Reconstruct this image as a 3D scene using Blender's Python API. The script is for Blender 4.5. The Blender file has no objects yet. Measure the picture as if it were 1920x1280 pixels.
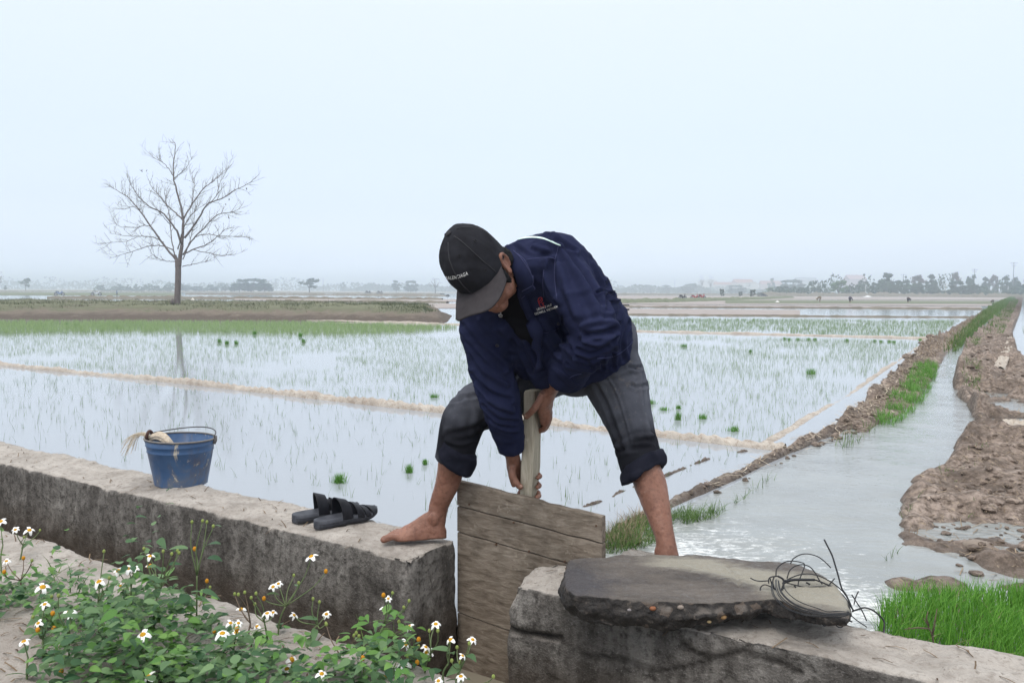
import bpy, bmesh, math, random
import numpy as np
from mathutils import Vector, Matrix
from mathutils.bvhtree import BVHTree

random.seed(7)
RNG = np.random.default_rng(11)
SC = bpy.context.scene
COL = SC.collection

# ------------------------------------------------------------------ camera
F = 1520.0                      # focal length in pixels of the 1920 px wide photograph
ZC = 1.23                       # camera height above the paddy water (z = 0)
PITCH, ROLL = math.radians(3.56), math.radians(0.32)
camd = bpy.data.cameras.new('camera')
camd.sensor_width = 36.0
camd.lens = F / 1920 * 36
camd.clip_start, camd.clip_end = 0.05, 8000
cam = bpy.data.objects.new('camera', camd)
COL.objects.link(cam)
CM = Matrix.Translation((0, 0, ZC)) @ Matrix.Rotation(math.pi/2 - PITCH, 4, 'X') @ Matrix.Rotation(ROLL, 4, 'Z')
cam.matrix_world = CM
SC.camera = cam
CMN = np.array(CM)

# ------------------------------------------------------------------ light
w = bpy.data.worlds.new('World'); SC.world = w; w.use_nodes = True
nt = w.node_tree; nt.nodes.clear()
SUN_EL, SUN_AZ = math.radians(58), math.radians(205)      # azimuth clockwise from +Y
wo = nt.nodes.new('ShaderNodeOutputWorld')
add = nt.nodes.new('ShaderNodeAddShader')
b1 = nt.nodes.new('ShaderNodeBackground'); b2 = nt.nodes.new('ShaderNodeBackground')
sky = nt.nodes.new('ShaderNodeTexSky'); sky.sky_type = 'NISHITA'; sky.sun_disc = False
sky.sun_elevation = SUN_EL; sky.sun_rotation = SUN_AZ; sky.dust_density = 4.0
nt.links.new(sky.outputs[0], b1.inputs[0]); b1.inputs[1].default_value = 0.05
tc = nt.nodes.new('ShaderNodeTexCoord'); sx = nt.nodes.new('ShaderNodeSeparateXYZ')
nt.links.new(tc.outputs['Generated'], sx.inputs[0])
rp = nt.nodes.new('ShaderNodeValToRGB'); nt.links.new(sx.outputs['Z'], rp.inputs[0])
cr = rp.color_ramp
SKY_RAMP = [(0.0, (1.05, 1.18, 1.36)), (0.04, (.87, .97, 1.12)), (0.10, (.765, .855, .985)), (0.18, (.765, .85, .975)), (0.32, (.835, .905, .975)), (0.55, (1.25, 1.28, 1.30)), (1.0, (1.75, 1.75, 1.72))]
cr.elements[0].position = 0; cr.elements[0].color = (*SKY_RAMP[0][1], 1)
cr.elements[1].position = 1; cr.elements[1].color = (*SKY_RAMP[-1][1], 1)
for p, c in SKY_RAMP[1:-1]:
    e = cr.elements.new(p); e.color = (*c, 1)
nt.links.new(rp.outputs[0], b2.inputs[0]); b2.inputs[1].default_value = 1.0
nt.links.new(b1.outputs[0], add.inputs[0]); nt.links.new(b2.outputs[0], add.inputs[1])
nt.links.new(add.outputs[0], wo.inputs[0])

sund = bpy.data.lights.new('sun', 'SUN'); sund.energy = 1.1; sund.angle = math.radians(25); sund.color = (1, .97, .92)
sun = bpy.data.objects.new('sun', sund); COL.objects.link(sun)
sdir = Vector((math.sin(SUN_AZ)*math.cos(SUN_EL), math.cos(SUN_AZ)*math.cos(SUN_EL), math.sin(SUN_EL)))
sun.rotation_euler = sdir.to_track_quat('Z', 'Y').to_euler()

SC.view_settings.view_transform = 'Standard'; SC.view_settings.look = 'None'
SC.view_settings.exposure = -0.1; SC.view_settings.gamma = 1
SC.view_settings.use_curve_mapping = False
SC.render.engine = 'CYCLES'
SC.cycles.use_denoising = True
SC.cycles.max_bounces = 6; SC.cycles.diffuse_bounces = 3; SC.cycles.glossy_bounces = 3
SC.cycles.transmission_bounces = 2; SC.cycles.volume_bounces = 2; SC.cycles.transparent_max_bounces = 8
SC.cycles.caustics_reflective = False; SC.cycles.caustics_refractive = False

# ------------------------------------------------------------------ pixel <-> world helpers (used to survey the place)
def P(px, py, d):
    """world point that stands d metres down the view axis at photo pixel px, py"""
    v = CM @ Vector(((px-960)/F*d, -(py-640)/F*d, -d))
    return v
def PZ(px, py, z=0.0):
    a = CM @ Vector((0, 0, 0)); b = P(px, py, 1.0); k = (z-a.z)/(b.z-a.z)
    return a + (b-a)*k
def PP(px, py, pt, nrm):
    """intersection of the pixel ray with a plane"""
    a = CM @ Vector((0, 0, 0)); b = P(px, py, 1.0)-a
    k = (Vector(pt)-a).dot(Vector(nrm))/b.dot(Vector(nrm))
    return a+b*k

# ------------------------------------------------------------------ noise (vectorised)
_perm = np.random.default_rng(3).integers(0, 2**31, 4096)
def _h(i, j, k):
    return (_perm[(i*73 + _perm[(j*151 + _perm[k & 4095]) & 4095]) & 4095] & 0xffff)/65535.0
def vnoise(p):
    p = np.asarray(p, float)
    i = np.floor(p).astype(np.int64); f = p-i; f = f*f*(3-2*f)
    x, y, z = i[..., 0], i[..., 1], i[..., 2]; a, b, c = f[..., 0], f[..., 1], f[..., 2]
    def L(u, v, t): return u+(v-u)*t
    return L(L(L(_h(x, y, z), _h(x+1, y, z), a), L(_h(x, y+1, z), _h(x+1, y+1, z), a), b),
             L(L(_h(x, y, z+1), _h(x+1, y, z+1), a), L(_h(x, y+1, z+1), _h(x+1, y+1, z+1), a), b), c)*2-1
def fbm(p, sc=1.0, octv=4, gain=.5):
    p = np.asarray(p, float)*sc; o = 0; a = 1
    for k in range(octv):
        o = o+a*vnoise(p+k*17.3); p = p*2.03; a *= gain
    return o

# ------------------------------------------------------------------ object helpers
def tag(o, label=None, cat=None, group=None, kind=None):
    if label: o['label'] = label
    if cat: o['category'] = cat
    if group: o['group'] = group
    if kind: o['kind'] = kind
    return o
def empty(name, loc=(0, 0, 0), rz=0):
    o = bpy.data.objects.new(name, None); COL.objects.link(o); o.location = loc; o.rotation_euler = (0, 0, rz)
    o.empty_display_size = .05
    return o
def link(name, me, parent=None, mats=None):
    o = bpy.data.objects.new(name, me); COL.objects.link(o)
    if parent is not None:
        o.parent = parent
        o.matrix_parent_inverse = Matrix.Identity(4)
    if mats is not None:
        for m in (mats if isinstance(mats, (list, tuple)) else [mats]): me.materials.append(m)
    return o
def copy_tree(o, parent=None):
    c = o.copy(); COL.objects.link(c)
    if parent is not None: c.parent = parent
    for ch in list(o.children): copy_tree(ch, c)
    return c
def smooth(me, on=True):
    me.polygons.foreach_set('use_smooth', [on]*len(me.polygons)); me.update()
class MB:
    """collects verts / faces for one mesh"""
    def __init__(s): s.v = []; s.f = []; s.m = []
    def add(s, v, f, m=0):
        o = len(s.v); s.v += [tuple(x) for x in v]; s.f += [tuple(i+o for i in q) for q in f]; s.m += [m]*len(f)
    def box(s, c, ax, ay, az, m=0):
        c = Vector(c); ax, ay, az = Vector(ax), Vector(ay), Vector(az)
        v = [c+ax*i+ay*j+az*k for k in (-1, 1) for j in (-1, 1) for i in (-1, 1)]
        s.add(v, [(0, 2, 3, 1), (4, 5, 7, 6), (0, 1, 5, 4), (2, 6, 7, 3), (0, 4, 6, 2), (1, 3, 7, 5)], m)
    def tube(s, pts, rad, n=8, m=0, cap=True, close=False):
        pts = [Vector(p) for p in pts]; N = len(pts)
        if not hasattr(rad, '__len__'): rad = [rad]*N
        vs = []; t0 = None; a = None
        for i, p in enumerate(pts):
            if close: t = (pts[(i+1) % N]-pts[i-1])
            else: t = pts[min(i+1, N-1)]-pts[max(i-1, 0)]
            if t.length < 1e-9: t = t0 or Vector((0, 0, 1))
            t.normalize()
            if a is None:
                a = t.orthogonal().normalized()
            else:
                a = (a-t*a.dot(t))
                a = a.normalized() if a.length > 1e-6 else t.orthogonal().normalized()
            b = t.cross(a); t0 = t
            r = rad[i]; ra, rb = (r if hasattr(r, '__len__') else (r, r))
            vs += [p+a*(math.cos(q)*ra)+b*(math.sin(q)*rb) for q in (2*math.pi*k/n for k in range(n))]
        fs = []
        M = N if close else N-1
        for i in range(M):
            for k in range(n):
                j = (i+1) % N
                fs.append((i*n+k, i*n+(k+1) % n, j*n+(k+1) % n, j*n+k))
        if cap and not close:
            fs.append(tuple(range(n-1, -1, -1))); fs.append(tuple((N-1)*n+k for k in range(n)))
        s.add(vs, fs, m)
    def loft(s, rings, m=0, cap=True, closed=True):
        """rings: list of equal-length lists of points"""
        n = len(rings[0]); vs = [p for r in rings for p in r]; fs = []
        for i in range(len(rings)-1):
            for k in range(n if closed else n-1):
                fs.append((i*n+k, i*n+(k+1) % n, (i+1)*n+(k+1) % n, (i+1)*n+k))
        if cap:
            fs.append(tuple(range(n-1, -1, -1))); fs.append(tuple((len(rings)-1)*n+k for k in range(n)))
        s.add(vs, fs, m)
    def mesh(s, name, sm=False):
        me = bpy.data.meshes.new(name); me.from_pydata(s.v, [], s.f); me.validate()
        if any(s.m): me.polygons.foreach_set('material_index', s.m[:len(me.polygons)])
        smooth(me, sm); return me
    def build(s, name, mats, parent=None, sm=False):
        return link(name, s.mesh(name, sm), parent, mats)
def np_mesh(name, V, Fc, mats=None, sm=False, parent=None, matidx=None):
    """fast mesh from numpy: V (n,3), Fc (m,k) with constant k"""
    V = np.asarray(V, np.float32); Fc = np.asarray(Fc, np.int32)
    me = bpy.data.meshes.new(name); k = Fc.shape[1]
    me.vertices.add(len(V)); me.vertices.foreach_set('co', V.ravel())
    me.loops.add(Fc.size); me.loops.foreach_set('vertex_index', Fc.ravel())
    me.polygons.add(len(Fc)); me.polygons.foreach_set('loop_start', np.arange(0, Fc.size, k, dtype=np.int32))
    me.polygons.foreach_set('loop_total', np.full(len(Fc), k, np.int32))
    if matidx is not None: me.polygons.foreach_set('material_index', np.asarray(matidx, np.int32))
    me.update(calc_edges=True); smooth(me, sm)
    return link(name, me, parent, mats)
def verts(me):
    a = np.empty(len(me.vertices)*3, np.float32); me.vertices.foreach_get('co', a); return a.reshape(-1, 3).astype(float)
def normals(me):
    a = np.empty(len(me.vertices)*3, np.float32); me.vertices.foreach_get('normal', a); return a.reshape(-1, 3).astype(float)
def set_verts(me, V):
    me.vertices.foreach_set('co', np.asarray(V, np.float32).ravel()); me.update()
def catmull(pts, n):
    """n samples along a Catmull-Rom curve through pts (any dimension)"""
    Q = np.array([list(p) for p in pts], float); m = len(Q)
    Q = np.vstack([2*Q[0]-Q[1], Q, 2*Q[-1]-Q[-2]])
    out = []
    for t in np.linspace(0, m-1, n):
        i = min(int(t), m-2); u = t-i; a, b, c, d = Q[i:i+4]
        out.append(.5*((2*b)+(c-a)*u+(2*a-5*b+4*c-d)*u*u+(3*b-a-3*c+d)*u**3))
    return np.array(out)

# ------------------------------------------------------------------ materials
def srgb(r, g, b):
    f = lambda c: (c/255/12.92 if c/255 <= .04045 else ((c/255+.055)/1.055)**2.4)
    return (f(r), f(g), f(b))
class NM:
    """small node-graph builder"""
    def __init__(s, name, rough=.8, spec=.3):
        s.m = bpy.data.materials.new(name); s.m.use_nodes = True; s.t = s.m.node_tree
        s.b = s.t.nodes['Principled BSDF']; s.b.inputs['Roughness'].default_value = rough
        s.b.inputs['Specular IOR Level'].default_value = spec
        s.tc = s.t.nodes.new('ShaderNodeTexCoord')
    def n(s, typ, **kw):
        x = s.t.nodes.new(typ)
        for k, v in kw.items(): setattr(x, k, v)
        return x
    def l(s, a, b): s.t.links.new(a, b)
    def coord(s, scale=(1, 1, 1), rot=(0, 0, 0), src='Object'):
        mp = s.n('ShaderNodeMapping'); mp.inputs['Scale'].default_value = scale; mp.inputs['Rotation'].default_value = rot
        s.l(s.tc.outputs[src], mp.inputs[0]); return mp.outputs[0]
    def noise(s, scale, detail=5, rough=.6, co=None, dist=0.0):
        x = s.n('ShaderNodeTexNoise'); x.inputs['Scale'].default_value = scale; x.inputs['Detail'].default_value = detail
        x.inputs['Roughness'].default_value = rough; x.inputs['Distortion'].default_value = dist
        s.l(co if co is not None else s.coord(), x.inputs['Vector']); return x.outputs['Fac']
    def voro(s, scale, co=None, feat='F1', out='Distance'):
        x = s.n('ShaderNodeTexVoronoi'); x.feature = feat; x.inputs['Scale'].default_value = scale
        s.l(co if co is not None else s.coord(), x.inputs['Vector']); return x.outputs[out]
    def ramp(s, fac, stops):
        x = s.n('ShaderNodeValToRGB'); e = x.color_ramp.elements
        f = lambda c: (c, c, c, 1) if not hasattr(c, '__len__') else (*c, 1)
        e[0].position, e[0].color = stops[0][0], f(stops[0][1]); e[1].position, e[1].color = stops[-1][0], f(stops[-1][1])
        for p, c in stops[1:-1]:
            q = e.new(p); q.color = f(c)
        s.l(fac, x.inputs[0]); return x.outputs[0]
    def mix(s, fac, a, b, mode='MIX'):
        x = s.n('ShaderNodeMix'); x.data_type = 'RGBA'; x.blend_type = mode
        for v, i in ((fac, 0), (a, 6), (b, 7)):
            if hasattr(v, 'is_linked') or hasattr(v, 'links'): s.l(v, x.inputs[i])
            elif hasattr(v, '__len__'): x.inputs[i].default_value = (*v[:3], 1)
            else: x.inputs[i].default_value = v if i == 0 else (v, v, v, 1)
        return x.outputs[2]
    def math(s, op, a, b=0.0):
        x = s.n('ShaderNodeMath'); x.operation = op
        for v, i in ((a, 0), (b, 1)):
            if hasattr(v, 'links'): s.l(v, x.inputs[i])
            else: x.inputs[i].default_value = v
        return x.outputs[0]
    def attr(s, name, out='Fac'):
        x = s.n('ShaderNodeAttribute'); x.attribute_name = name; return x.outputs[out]
    def sep(s, co=None, ax='Z'):
        x = s.n('ShaderNodeSeparateXYZ'); s.l(co if co is not None else s.tc.outputs['Object'], x.inputs[0]); return x.outputs[ax]
    def color(s, c):
        if hasattr(c, 'links'): s.l(c, s.b.inputs['Base Color'])
        else: s.b.inputs['Base Color'].default_value = (*c, 1)
        return s
    def rough(s, r): s.l(r, s.b.inputs['Roughness']); return s
    def bump(s, h, strength=.5, dist=.01, prev=None):
        x = s.n('ShaderNodeBump'); x.inputs['Strength'].default_value = strength; x.inputs['Distance'].default_value = dist
        s.l(h, x.inputs['Height'])
        if prev is not None: s.l(prev, x.inputs['Normal'])
        s.l(x.outputs[0], s.b.inputs['Normal']); return x.outputs[0]
def plain(name, c, rough=.8, spec=.3, metal=0):
    x = NM(name, rough, spec); x.color(c); x.b.inputs['Metallic'].default_value = metal; return x.m
def varied(name, c1, c2, scale=6, rough=.85, spec=.2, bump=0, bscale=40, bdist=.01):
    x = NM(name, rough, spec); x.color(x.ramp(x.noise(scale), [(.3, c1), (.7, c2)]))
    if bump: x.bump(x.noise(bscale), bump, bdist)
    return x.m
def leafy(name, c1, c2, trans=.25, rough=.55):
    """leaf colour that varies from leaf to leaf"""
    x = NM(name, rough, .3); g = x.n('ShaderNodeNewGeometry')
    col = x.ramp(g.outputs['Random Per Island'], [(0, c1), (1, c2)])
    x.color(col); 
    tb = x.n('ShaderNodeBsdfTranslucent'); x.l(col, tb.inputs[0])
    ms = x.n('ShaderNodeMixShader'); ms.inputs[0].default_value = trans
    x.l(x.b.outputs[0], ms.inputs[1]); x.l(tb.outputs[0], ms.inputs[2])
    x.l(ms.outputs[0], x.t.nodes['Material Output'].inputs[0]); return x.m
# ================================================================== SETTING
HW = 0.35                                            # wall tops above the paddy water
# survey of the canal: back edge / front edge of its far wall and edge of its near wall
_a, _b = PZ(0, 828, HW), PZ(860, 1008, HW)
U = (_b-_a).to_2d().normalized(); U = Vector((U.x, U.y, 0))      # along the canal, to the right and nearer
N = Vector((-U.y, U.x, 0)); N = N if N.y > 0 else -N             # across the canal, away from the camera
def up(p): return (U.dot(Vector(p)), N.dot(Vector(p)))
def W(u, p, z=0.0): return U*u+N*p+Vector((0, 0, z))
P_BACK = (up(_a)[1]+up(_b)[1])/2
P_FRONT = (up(PZ(0, 865, HW))[1]+up(PZ(740, 1043, HW))[1])/2
P_NEAR = (up(PZ(0, 975, HW))[1]+up(PZ(850, 1275, HW))[1])/2


def remesh(me, voxel, name='body', smooth_it=0, sm_fac=.5):
    o = bpy.data.objects.new('tmp', me); COL.objects.link(o)
    m = o.modifiers.new('r', 'REMESH'); m.mode = 'VOXEL'; m.voxel_size = voxel; m.adaptivity = 0
    if smooth_it:
        s = o.modifiers.new('s', 'SMOOTH'); s.iterations = smooth_it; s.factor = sm_fac
    dg = bpy.context.evaluated_depsgraph_get(); dg.update()
    r = bpy.data.meshes.new_from_object(o.evaluated_get(dg), preserve_all_data_layers=False, depsgraph=dg)
    bpy.data.objects.remove(o); r.name = name; return r
def displace(me, fn):
    V = verts(me); Nn = normals(me); set_verts(me, V+Nn*fn(V)[:, None])
def seg_dist(V, pts):
    """distance of every vertex to a polyline"""
    pts = [np.array(p, float) for p in pts]; best = np.full(len(V), 1e9)
    for a, b in zip(pts[:-1], pts[1:]):
        ab = b-a; t = np.clip(((V-a)@ab)/max(ab@ab, 1e-12), 0, 1)
        best = np.minimum(best, np.linalg.norm(V-(a+t[:, None]*ab), axis=1))
    return best
def add_attr(me, name, vals):
    a = me.attributes.new(name, 'FLOAT', 'POINT'); a.data.foreach_set('value', np.asarray(vals, np.float32))

# ------------------------------------------------------------------ materials of the ground
def water_mat(name, base, wave=.02, wscale=14, foam=False, rough=.03, spec=.5):
    x = NM(name, rough, spec); x.b.inputs['IOR'].default_value = 1.333
    col = base
    if foam:
        f = x.noise(10, 8, .75, x.coord((1.0, 2.6, 1)), 1.2); f2 = x.noise(38, 4, .7)
        f = x.math('ADD', x.math('MULTIPLY', f, .75), x.math('MULTIPLY', f2, .25))
        m = x.math('MULTIPLY', x.math('SUBTRACT', x.math('ADD', f, x.attr('foam')), .92), 6)
        m.node.use_clamp = True
        b2 = x.mix(x.ramp(x.noise(2.2), [(.35, 0), (.7, 1)]), base, tuple(c*.82 for c in base))
        col = x.mix(m, b2, (.82, .84, .84))
        x.rough(x.ramp(m, [(0, rough), (1, .6)]))
    x.color(col)
    n1 = x.noise(wscale, 3, .55, x.coord((1, 1.9, 1), (0, 0, .6)), .4); n2 = x.noise(wscale*.22, 2, .5, x.coord((1, 1.7, 1), (0, 0, .2)))
    b = x.bump(x.math('ADD', n1, x.math('MULTIPLY', n2, 1.5)), wave, .05)
    return x.m
M_WATER = water_mat('paddy_water', (.31, .335, .365), .010, 15)
M_CHAN = water_mat('channel_water', (.275, .29, .285), .12, 15, True)
def mud_mat(name, c1, c2, c3, wet=.75):
    x = NM(name, .8, .35)
    n1 = x.noise(3.0, 8, .65); n2 = x.noise(22, 6, .7); v = x.voro(26)
    c = x.ramp(n1, [(.36, tuple(q*.75 for q in c1)), (.5, c2), (.64, c3)])
    c = x.mix(x.ramp(n2, [(.42, 0), (.60, .85)]), c, tuple(q*.55 for q in c1))
    st = x.noise(60, 3, .6, x.coord((1, .16, 1), (0, 0, .5)))
    c = x.mix(x.ramp(st, [(.60, 0), (.70, .7)]), c, (.42, .33, .23))
    zz = x.math('ADD', x.sep(), x.math('MULTIPLY', n1, .05)); wt = x.ramp(zz, [(.040, 1), (.075, 0)])
    c = x.mix(x.math('MULTIPLY', wt, .75), c, tuple(q*.55 for q in c1))
    x.color(c); x.rough(x.math('SUBTRACT', x.ramp(n2, [(.3, .45), (.6, .9)]), x.math('MULTIPLY', wt, .25)))
    x.bump(x.math('ADD', n2, x.math('MULTIPLY', v, .4)), .7, .03)
    return x.m
M_MUD = mud_mat('wet_mud', (.14, .105, .082), (.24, .185, .15), (.36, .29, .245))
M_FARMUD = varied('dried_mud', (.27, .235, .225), (.37, .33, .31), .8, .9)
M_FARGREEN = varied('far_green', (.11, .135, .08), (.18, .19, .125), 1.5, .9)
M_FARDARK = varied('far_bund_earth', (.13, .12, .09), (.20, .17, .13), 2, .9)
M_GROUND = varied('field_ground', (.22, .20, .15), (.36, .32, .26), .05, .9)
def film_mat():
    x = NM('bund_film', .6, .3)
    c = x.ramp(x.noise(5, 6), [(.3, (.345, .30, .255)), (.7, (.49, .445, .39))])
    c = x.mix(x.ramp(x.noise(26, 5, .7), [(.50, 0), (.64, .8)]), c, (.27, .205, .155)); c = x.mix(x.ramp(x.noise(2.2, 6, .7), [(.52, 0), (.66, .6)]), c, (.22, .175, .14))
    x.color(c); p = x.noise(30, 5, .65, x.coord((1, .12, 1), (0, 0, -.55)), .6); x.bump(p, .8, .02)
    return x.m
M_FILM = film_mat()
M_FILM2 = mud_mat('muddy_film', (.15, .115, .09), (.30, .25, .205), (.50, .45, .385))

def sheet(name, pts, mat, label=None, kind='structure'):
    me = bpy.data.meshes.new(name); me.from_pydata([tuple(p) for p in pts], [], [tuple(range(len(pts)))]); me.update()
    if me.polygons[0].normal.z < 0: me.flip_normals()
    return tag(link(name, me, None, mat), kind=kind)

# ground to the horizon, and the sheet of paddy water on it
R = 1500
sheet('ground', [(-R, -60, -.14), (R, -60, -.14), (R, R, -.14), (-R, R, -.14)], M_GROUND)
wp = [W(-160, P_BACK+.06, 0), W(60, P_BACK+.06, 0), (300, 60, 0), (600, 420, 0), (-600, 420, 0), (-300, 60, 0)]
sheet('paddy_water', wp, M_WATER)

# channel water, a little above the paddies, with foam by the gate
def px_polyline(pts, z): return [PZ(a, b, z) for a, b in pts]
CH_L = [(1080, 1060), (1120, 1022), (1190, 985), (1250, 962), (1310, 934), (1375, 907), (1430, 878), (1490, 852), (1570, 814), (1620, 782), (1665, 742), (1710, 700), (1745, 667), (1780, 641), (1812, 617), (1858, 585), (1890, 563), (1905, 556)]
CH_R = [(2000, 1330), (2040, 1190), (2060, 1080), (2060, 980), (2060, 900), (2040, 850), (2000, 805), (1945, 765), (1866, 718), (1850, 690), (1862, 650), (1880, 620), (1896, 592), (1906, 570), (1912, 558)]
def strip_grid(L, Rr, z, ns, nt, jit=0):
    a = catmull([tuple(PZ(x, y, z)) for x, y in L], ns); b = catmull([tuple(PZ(x, y, z)) for x, y in Rr], ns)
    t = np.linspace(0, 1, nt)[None, :, None]
    return a[:, None, :]*(1-t)+b[:, None, :]*t
def grid_faces(ns, nt):
    i, j = np.meshgrid(np.arange(ns-1), np.arange(nt-1), indexing='ij'); a = (i*nt+j).ravel()
    return np.stack([a, a+1, a+nt+1, a+nt], 1)
def grid_mesh(name, G, mat, kind='structure', sm=True, attrs=None):
    ns, nt = G.shape[:2]; V = G.reshape(-1, 3); Fc = grid_faces(ns, nt)
    a, b, c = V[Fc[0][0]], V[Fc[0][1]], V[Fc[0][2]]
    if np.cross(b-a, c-a)[2] < 0: Fc = Fc[:, ::-1]
    o = np_mesh(name, V, Fc, mat, sm)
    for k, v in (attrs or {}).items(): add_attr(o.data, k, v.ravel())
    return tag(o, kind=kind)
G = strip_grid(CH_L, CH_R, .018, 300, 50)
first = np.array([tuple(W(up(G[0, j])[0], P_BACK+.06, .018)) for j in range(50)])     # reaches under the wall
G = np.concatenate([first[None], G], 0)
pp = G.reshape(-1, 3); G[..., 2] += (fbm(pp*np.array([3, 3, 1]), 1.0, 3).reshape(G.shape[:2])*.006)
gate_pt = np.array(tuple(PZ(1260, 1035, .02))); dist = np.linalg.norm(G-gate_pt, axis=2)
foam = np.clip(.49-.17*dist, .03, .5); foam += .17*np.exp(-(np.linalg.norm(G-np.array(tuple(PZ(1600, 1140, .02))), axis=2)/.3)**2)
foam = np.where(dist > 3.6, np.maximum(.36-.06*dist, -.4), foam)
grid_mesh('channel_water', G, M_CHAN, attrs={'foam': foam})

# ------------------------------------------------------------------ earth banks
def bank(name, L, Rr, ns, nt, H, mat, prof=None, nz=.5, nscale=6, dips=(), base=-.05, edge=.12, label=None, geo=1.0, extra=None):
    a = catmull([tuple(PZ(x, y, 0)) for x, y in L], 400); b = catmull([tuple(PZ(x, y, 0)) for x, y in Rr], 400)
    q = np.linspace(0, 1, ns)**geo*399; i = np.minimum(q.astype(int), 398); f = (q-i)[:, None]
    a = a[i]*(1-f)+a[i+1]*f; b = b[i]*(1-f)+b[i+1]*f
    t = np.linspace(0, 1, nt); G = a[:, None, :]*(1-t[None, :, None])+b[:, None, :]*t[None, :, None]
    p = G.reshape(-1, 3).copy()
    wob = fbm(p, 1.7, 4)*.10; G[..., 0] += (wob*np.clip(np.tile(4*t*(1-t), ns), 0, 1)).reshape(ns, nt)*0
    h = np.clip(np.minimum(t, 1-t)/edge, 0, 1); h = h*h*(3-2*h)
    if prof is not None: h = h*np.interp(t, *prof)
    q = np.linspace(0, 1, ns); Hs = np.interp(q, *H) if isinstance(H, tuple) else np.full(ns, H)
    p = G.reshape(-1, 3)
    n1 = fbm(p, nscale*.35, 4).reshape(ns, nt); n2 = fbm(p, nscale, 4, .6).reshape(ns, nt)
    clod = np.abs(vnoise(p*nscale*1.3)).reshape(ns, nt)
    z = base+(Hs[:, None]-base)*h*(1+nz*n1*.9)+(n2*.28+clod*.22)*nz*Hs[:, None]*np.minimum(h*1.6, 1)
    for (dx, dy, r, dep) in dips:
        c = np.array(tuple(PZ(dx, dy, 0))); d2 = ((G-c)**2).sum(2)/(r*r); z -= dep*np.exp(-d2)
    if extra is not None: z = extra(G, z, n1)
    G[..., 2] = z
    return grid_mesh(name, G, mat)
BL_L = [(1085, 1050), (1120, 1000), (1180, 968), (1240, 945), (1300, 918), (1370, 890), (1425, 862), (1480, 838), (1560, 800), (1600, 775), (1640, 735), (1690, 690), (1725, 655), (1765, 632), (1800, 612), (1850, 582), (1885, 562), (1900, 554)]
BL_R = [(1120, 1062), (1200, 1038), (1265, 1005), (1330, 975), (1385, 945), (1435, 915), (1490, 885), (1530, 862), (1600, 838), (1660, 800), (1725, 770), (1762, 705), (1785, 665), (1812, 638), (1845, 605), (1874, 582), (1896, 564), (1908, 555)]
def left_extra(G, z, n1):
    # towards the gate the channel side is a wet apron just under water, with the film covered lip on the paddy side
    Y = G[..., 1]; t = np.linspace(0, 1, G.shape[1])[None]; Y = Y+n1*.25
    apron = np.clip((Y-4.25)/.35, 0, 1)*np.clip((7.3-Y)/.6, 0, 1)
    lip = np.clip((.34-t)/.16, 0, 1)
    z = z*(1-.45*apron*lip)
    return z*(1-apron*(1-lip))-.035*apron*(1-lip)
BANK_L = bank('channel_bank', BL_L, BL_R, 620, 46, ([0, .07, .12, .3, .42, .5, .7, 1], [.15, .13, .02, .02, .045, .09, .15, .20]), M_MUD, ([0, .18, .45, 1], [.8, 1, .7, .3]), .45, 7, edge=.16, geo=1.5, extra=left_extra)
BR_L = [(1585, 1215), (1622, 1130), (1608, 1075), (1645, 1010), (1655, 960), (1680, 905), (1750, 872), (1768, 846), (1808, 816), (1814, 780), (1782, 735), (1788, 690), (1811, 650), (1845, 617), (1876, 588), (1896, 566), (1908, 556)]
BR_R = [(2700, 1420), (2650, 1330), (2600, 1200), (2550, 1110), (2480, 1010), (2400, 930), (2300, 870), (2200, 830), (2120, 800), (2050, 770), (2000, 735), (1930, 690), (1908, 650), (1902, 620), (1912, 592), (1917, 572), (1919, 557)]
bank('field_bank', BR_L, BR_R, 620, 130, ([0, .3, .5, .62, .8, 1], [.050, .052, .065, .10, .14, .17]), M_MUD, ([0, .05, .15, .5, 1], [1.0, 1.15, .9, .8, .8]), .85, 7,
     dips=[(1680, 1170, .28, .16), (1760, 1185, .3, .14), (1640, 1140, .18, .10), (1745, 1045, .16, .09), (1800, 1065, .14, .07), (1690, 1085, .12, .06), (1890, 765, .5, .13), (1940, 775, .5, .13), (1770, 1010, .10, .05), (1850, 800, .35, .06), (1900, 812, .3, .05)], edge=.09, geo=1.6)

# ------------------------------------------------------------------ field bunds
def ridge(name, pix, wid, hgt, mat, n=260, z0=0.0, nz=.3, nscale=5, pleat=0.0, label=None):
    c = catmull([tuple(PZ(x, y, z0)) for x, y in pix], n); T = np.gradient(c, axis=0); T[:, 2] = 0; T /= np.linalg.norm(T, axis=1)[:, None]
    S = np.stack([-T[:, 1], T[:, 0], 0*T[:, 0]], 1)
    k = 11; t = np.linspace(-1, 1, k); prof = np.sqrt(np.clip(1-np.abs(t)**2.2, 0, 1))
    wob = fbm(c, 1.3, 3)
    G = c[:, None, :]+S[:, None, :]*(t[None, :, None]*wid/2*(1+.25*wob[:, None, None])) + S[:, None, :]*(wob[:, None, None]*wid*.18)
    p = G.reshape(-1, 3); n2 = fbm(p, nscale, 4, .6).reshape(n, k)
    arc = np.cumsum(np.r_[0, np.linalg.norm(np.diff(c, axis=0), axis=1)])
    pl = np.sin((arc[:, None]+t[None]*wid*.6)*46+3*n2)*pleat
    G[..., 2] = z0-.03+(hgt+.03)*prof[None]*(1+.25*wob[:, None])+(n2*nz*hgt+pl)*prof[None]
    return grid_mesh(name, G, mat)
ridge('film_bund', [(-420, 634), (-200, 656), (0, 684), (330, 717), (640, 752), (850, 775), (1060, 798), (1250, 819), (1400, 836), (1470, 844)], .14, .050, M_FILM, 900, nz=.3, nscale=4, pleat=.009)
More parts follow.
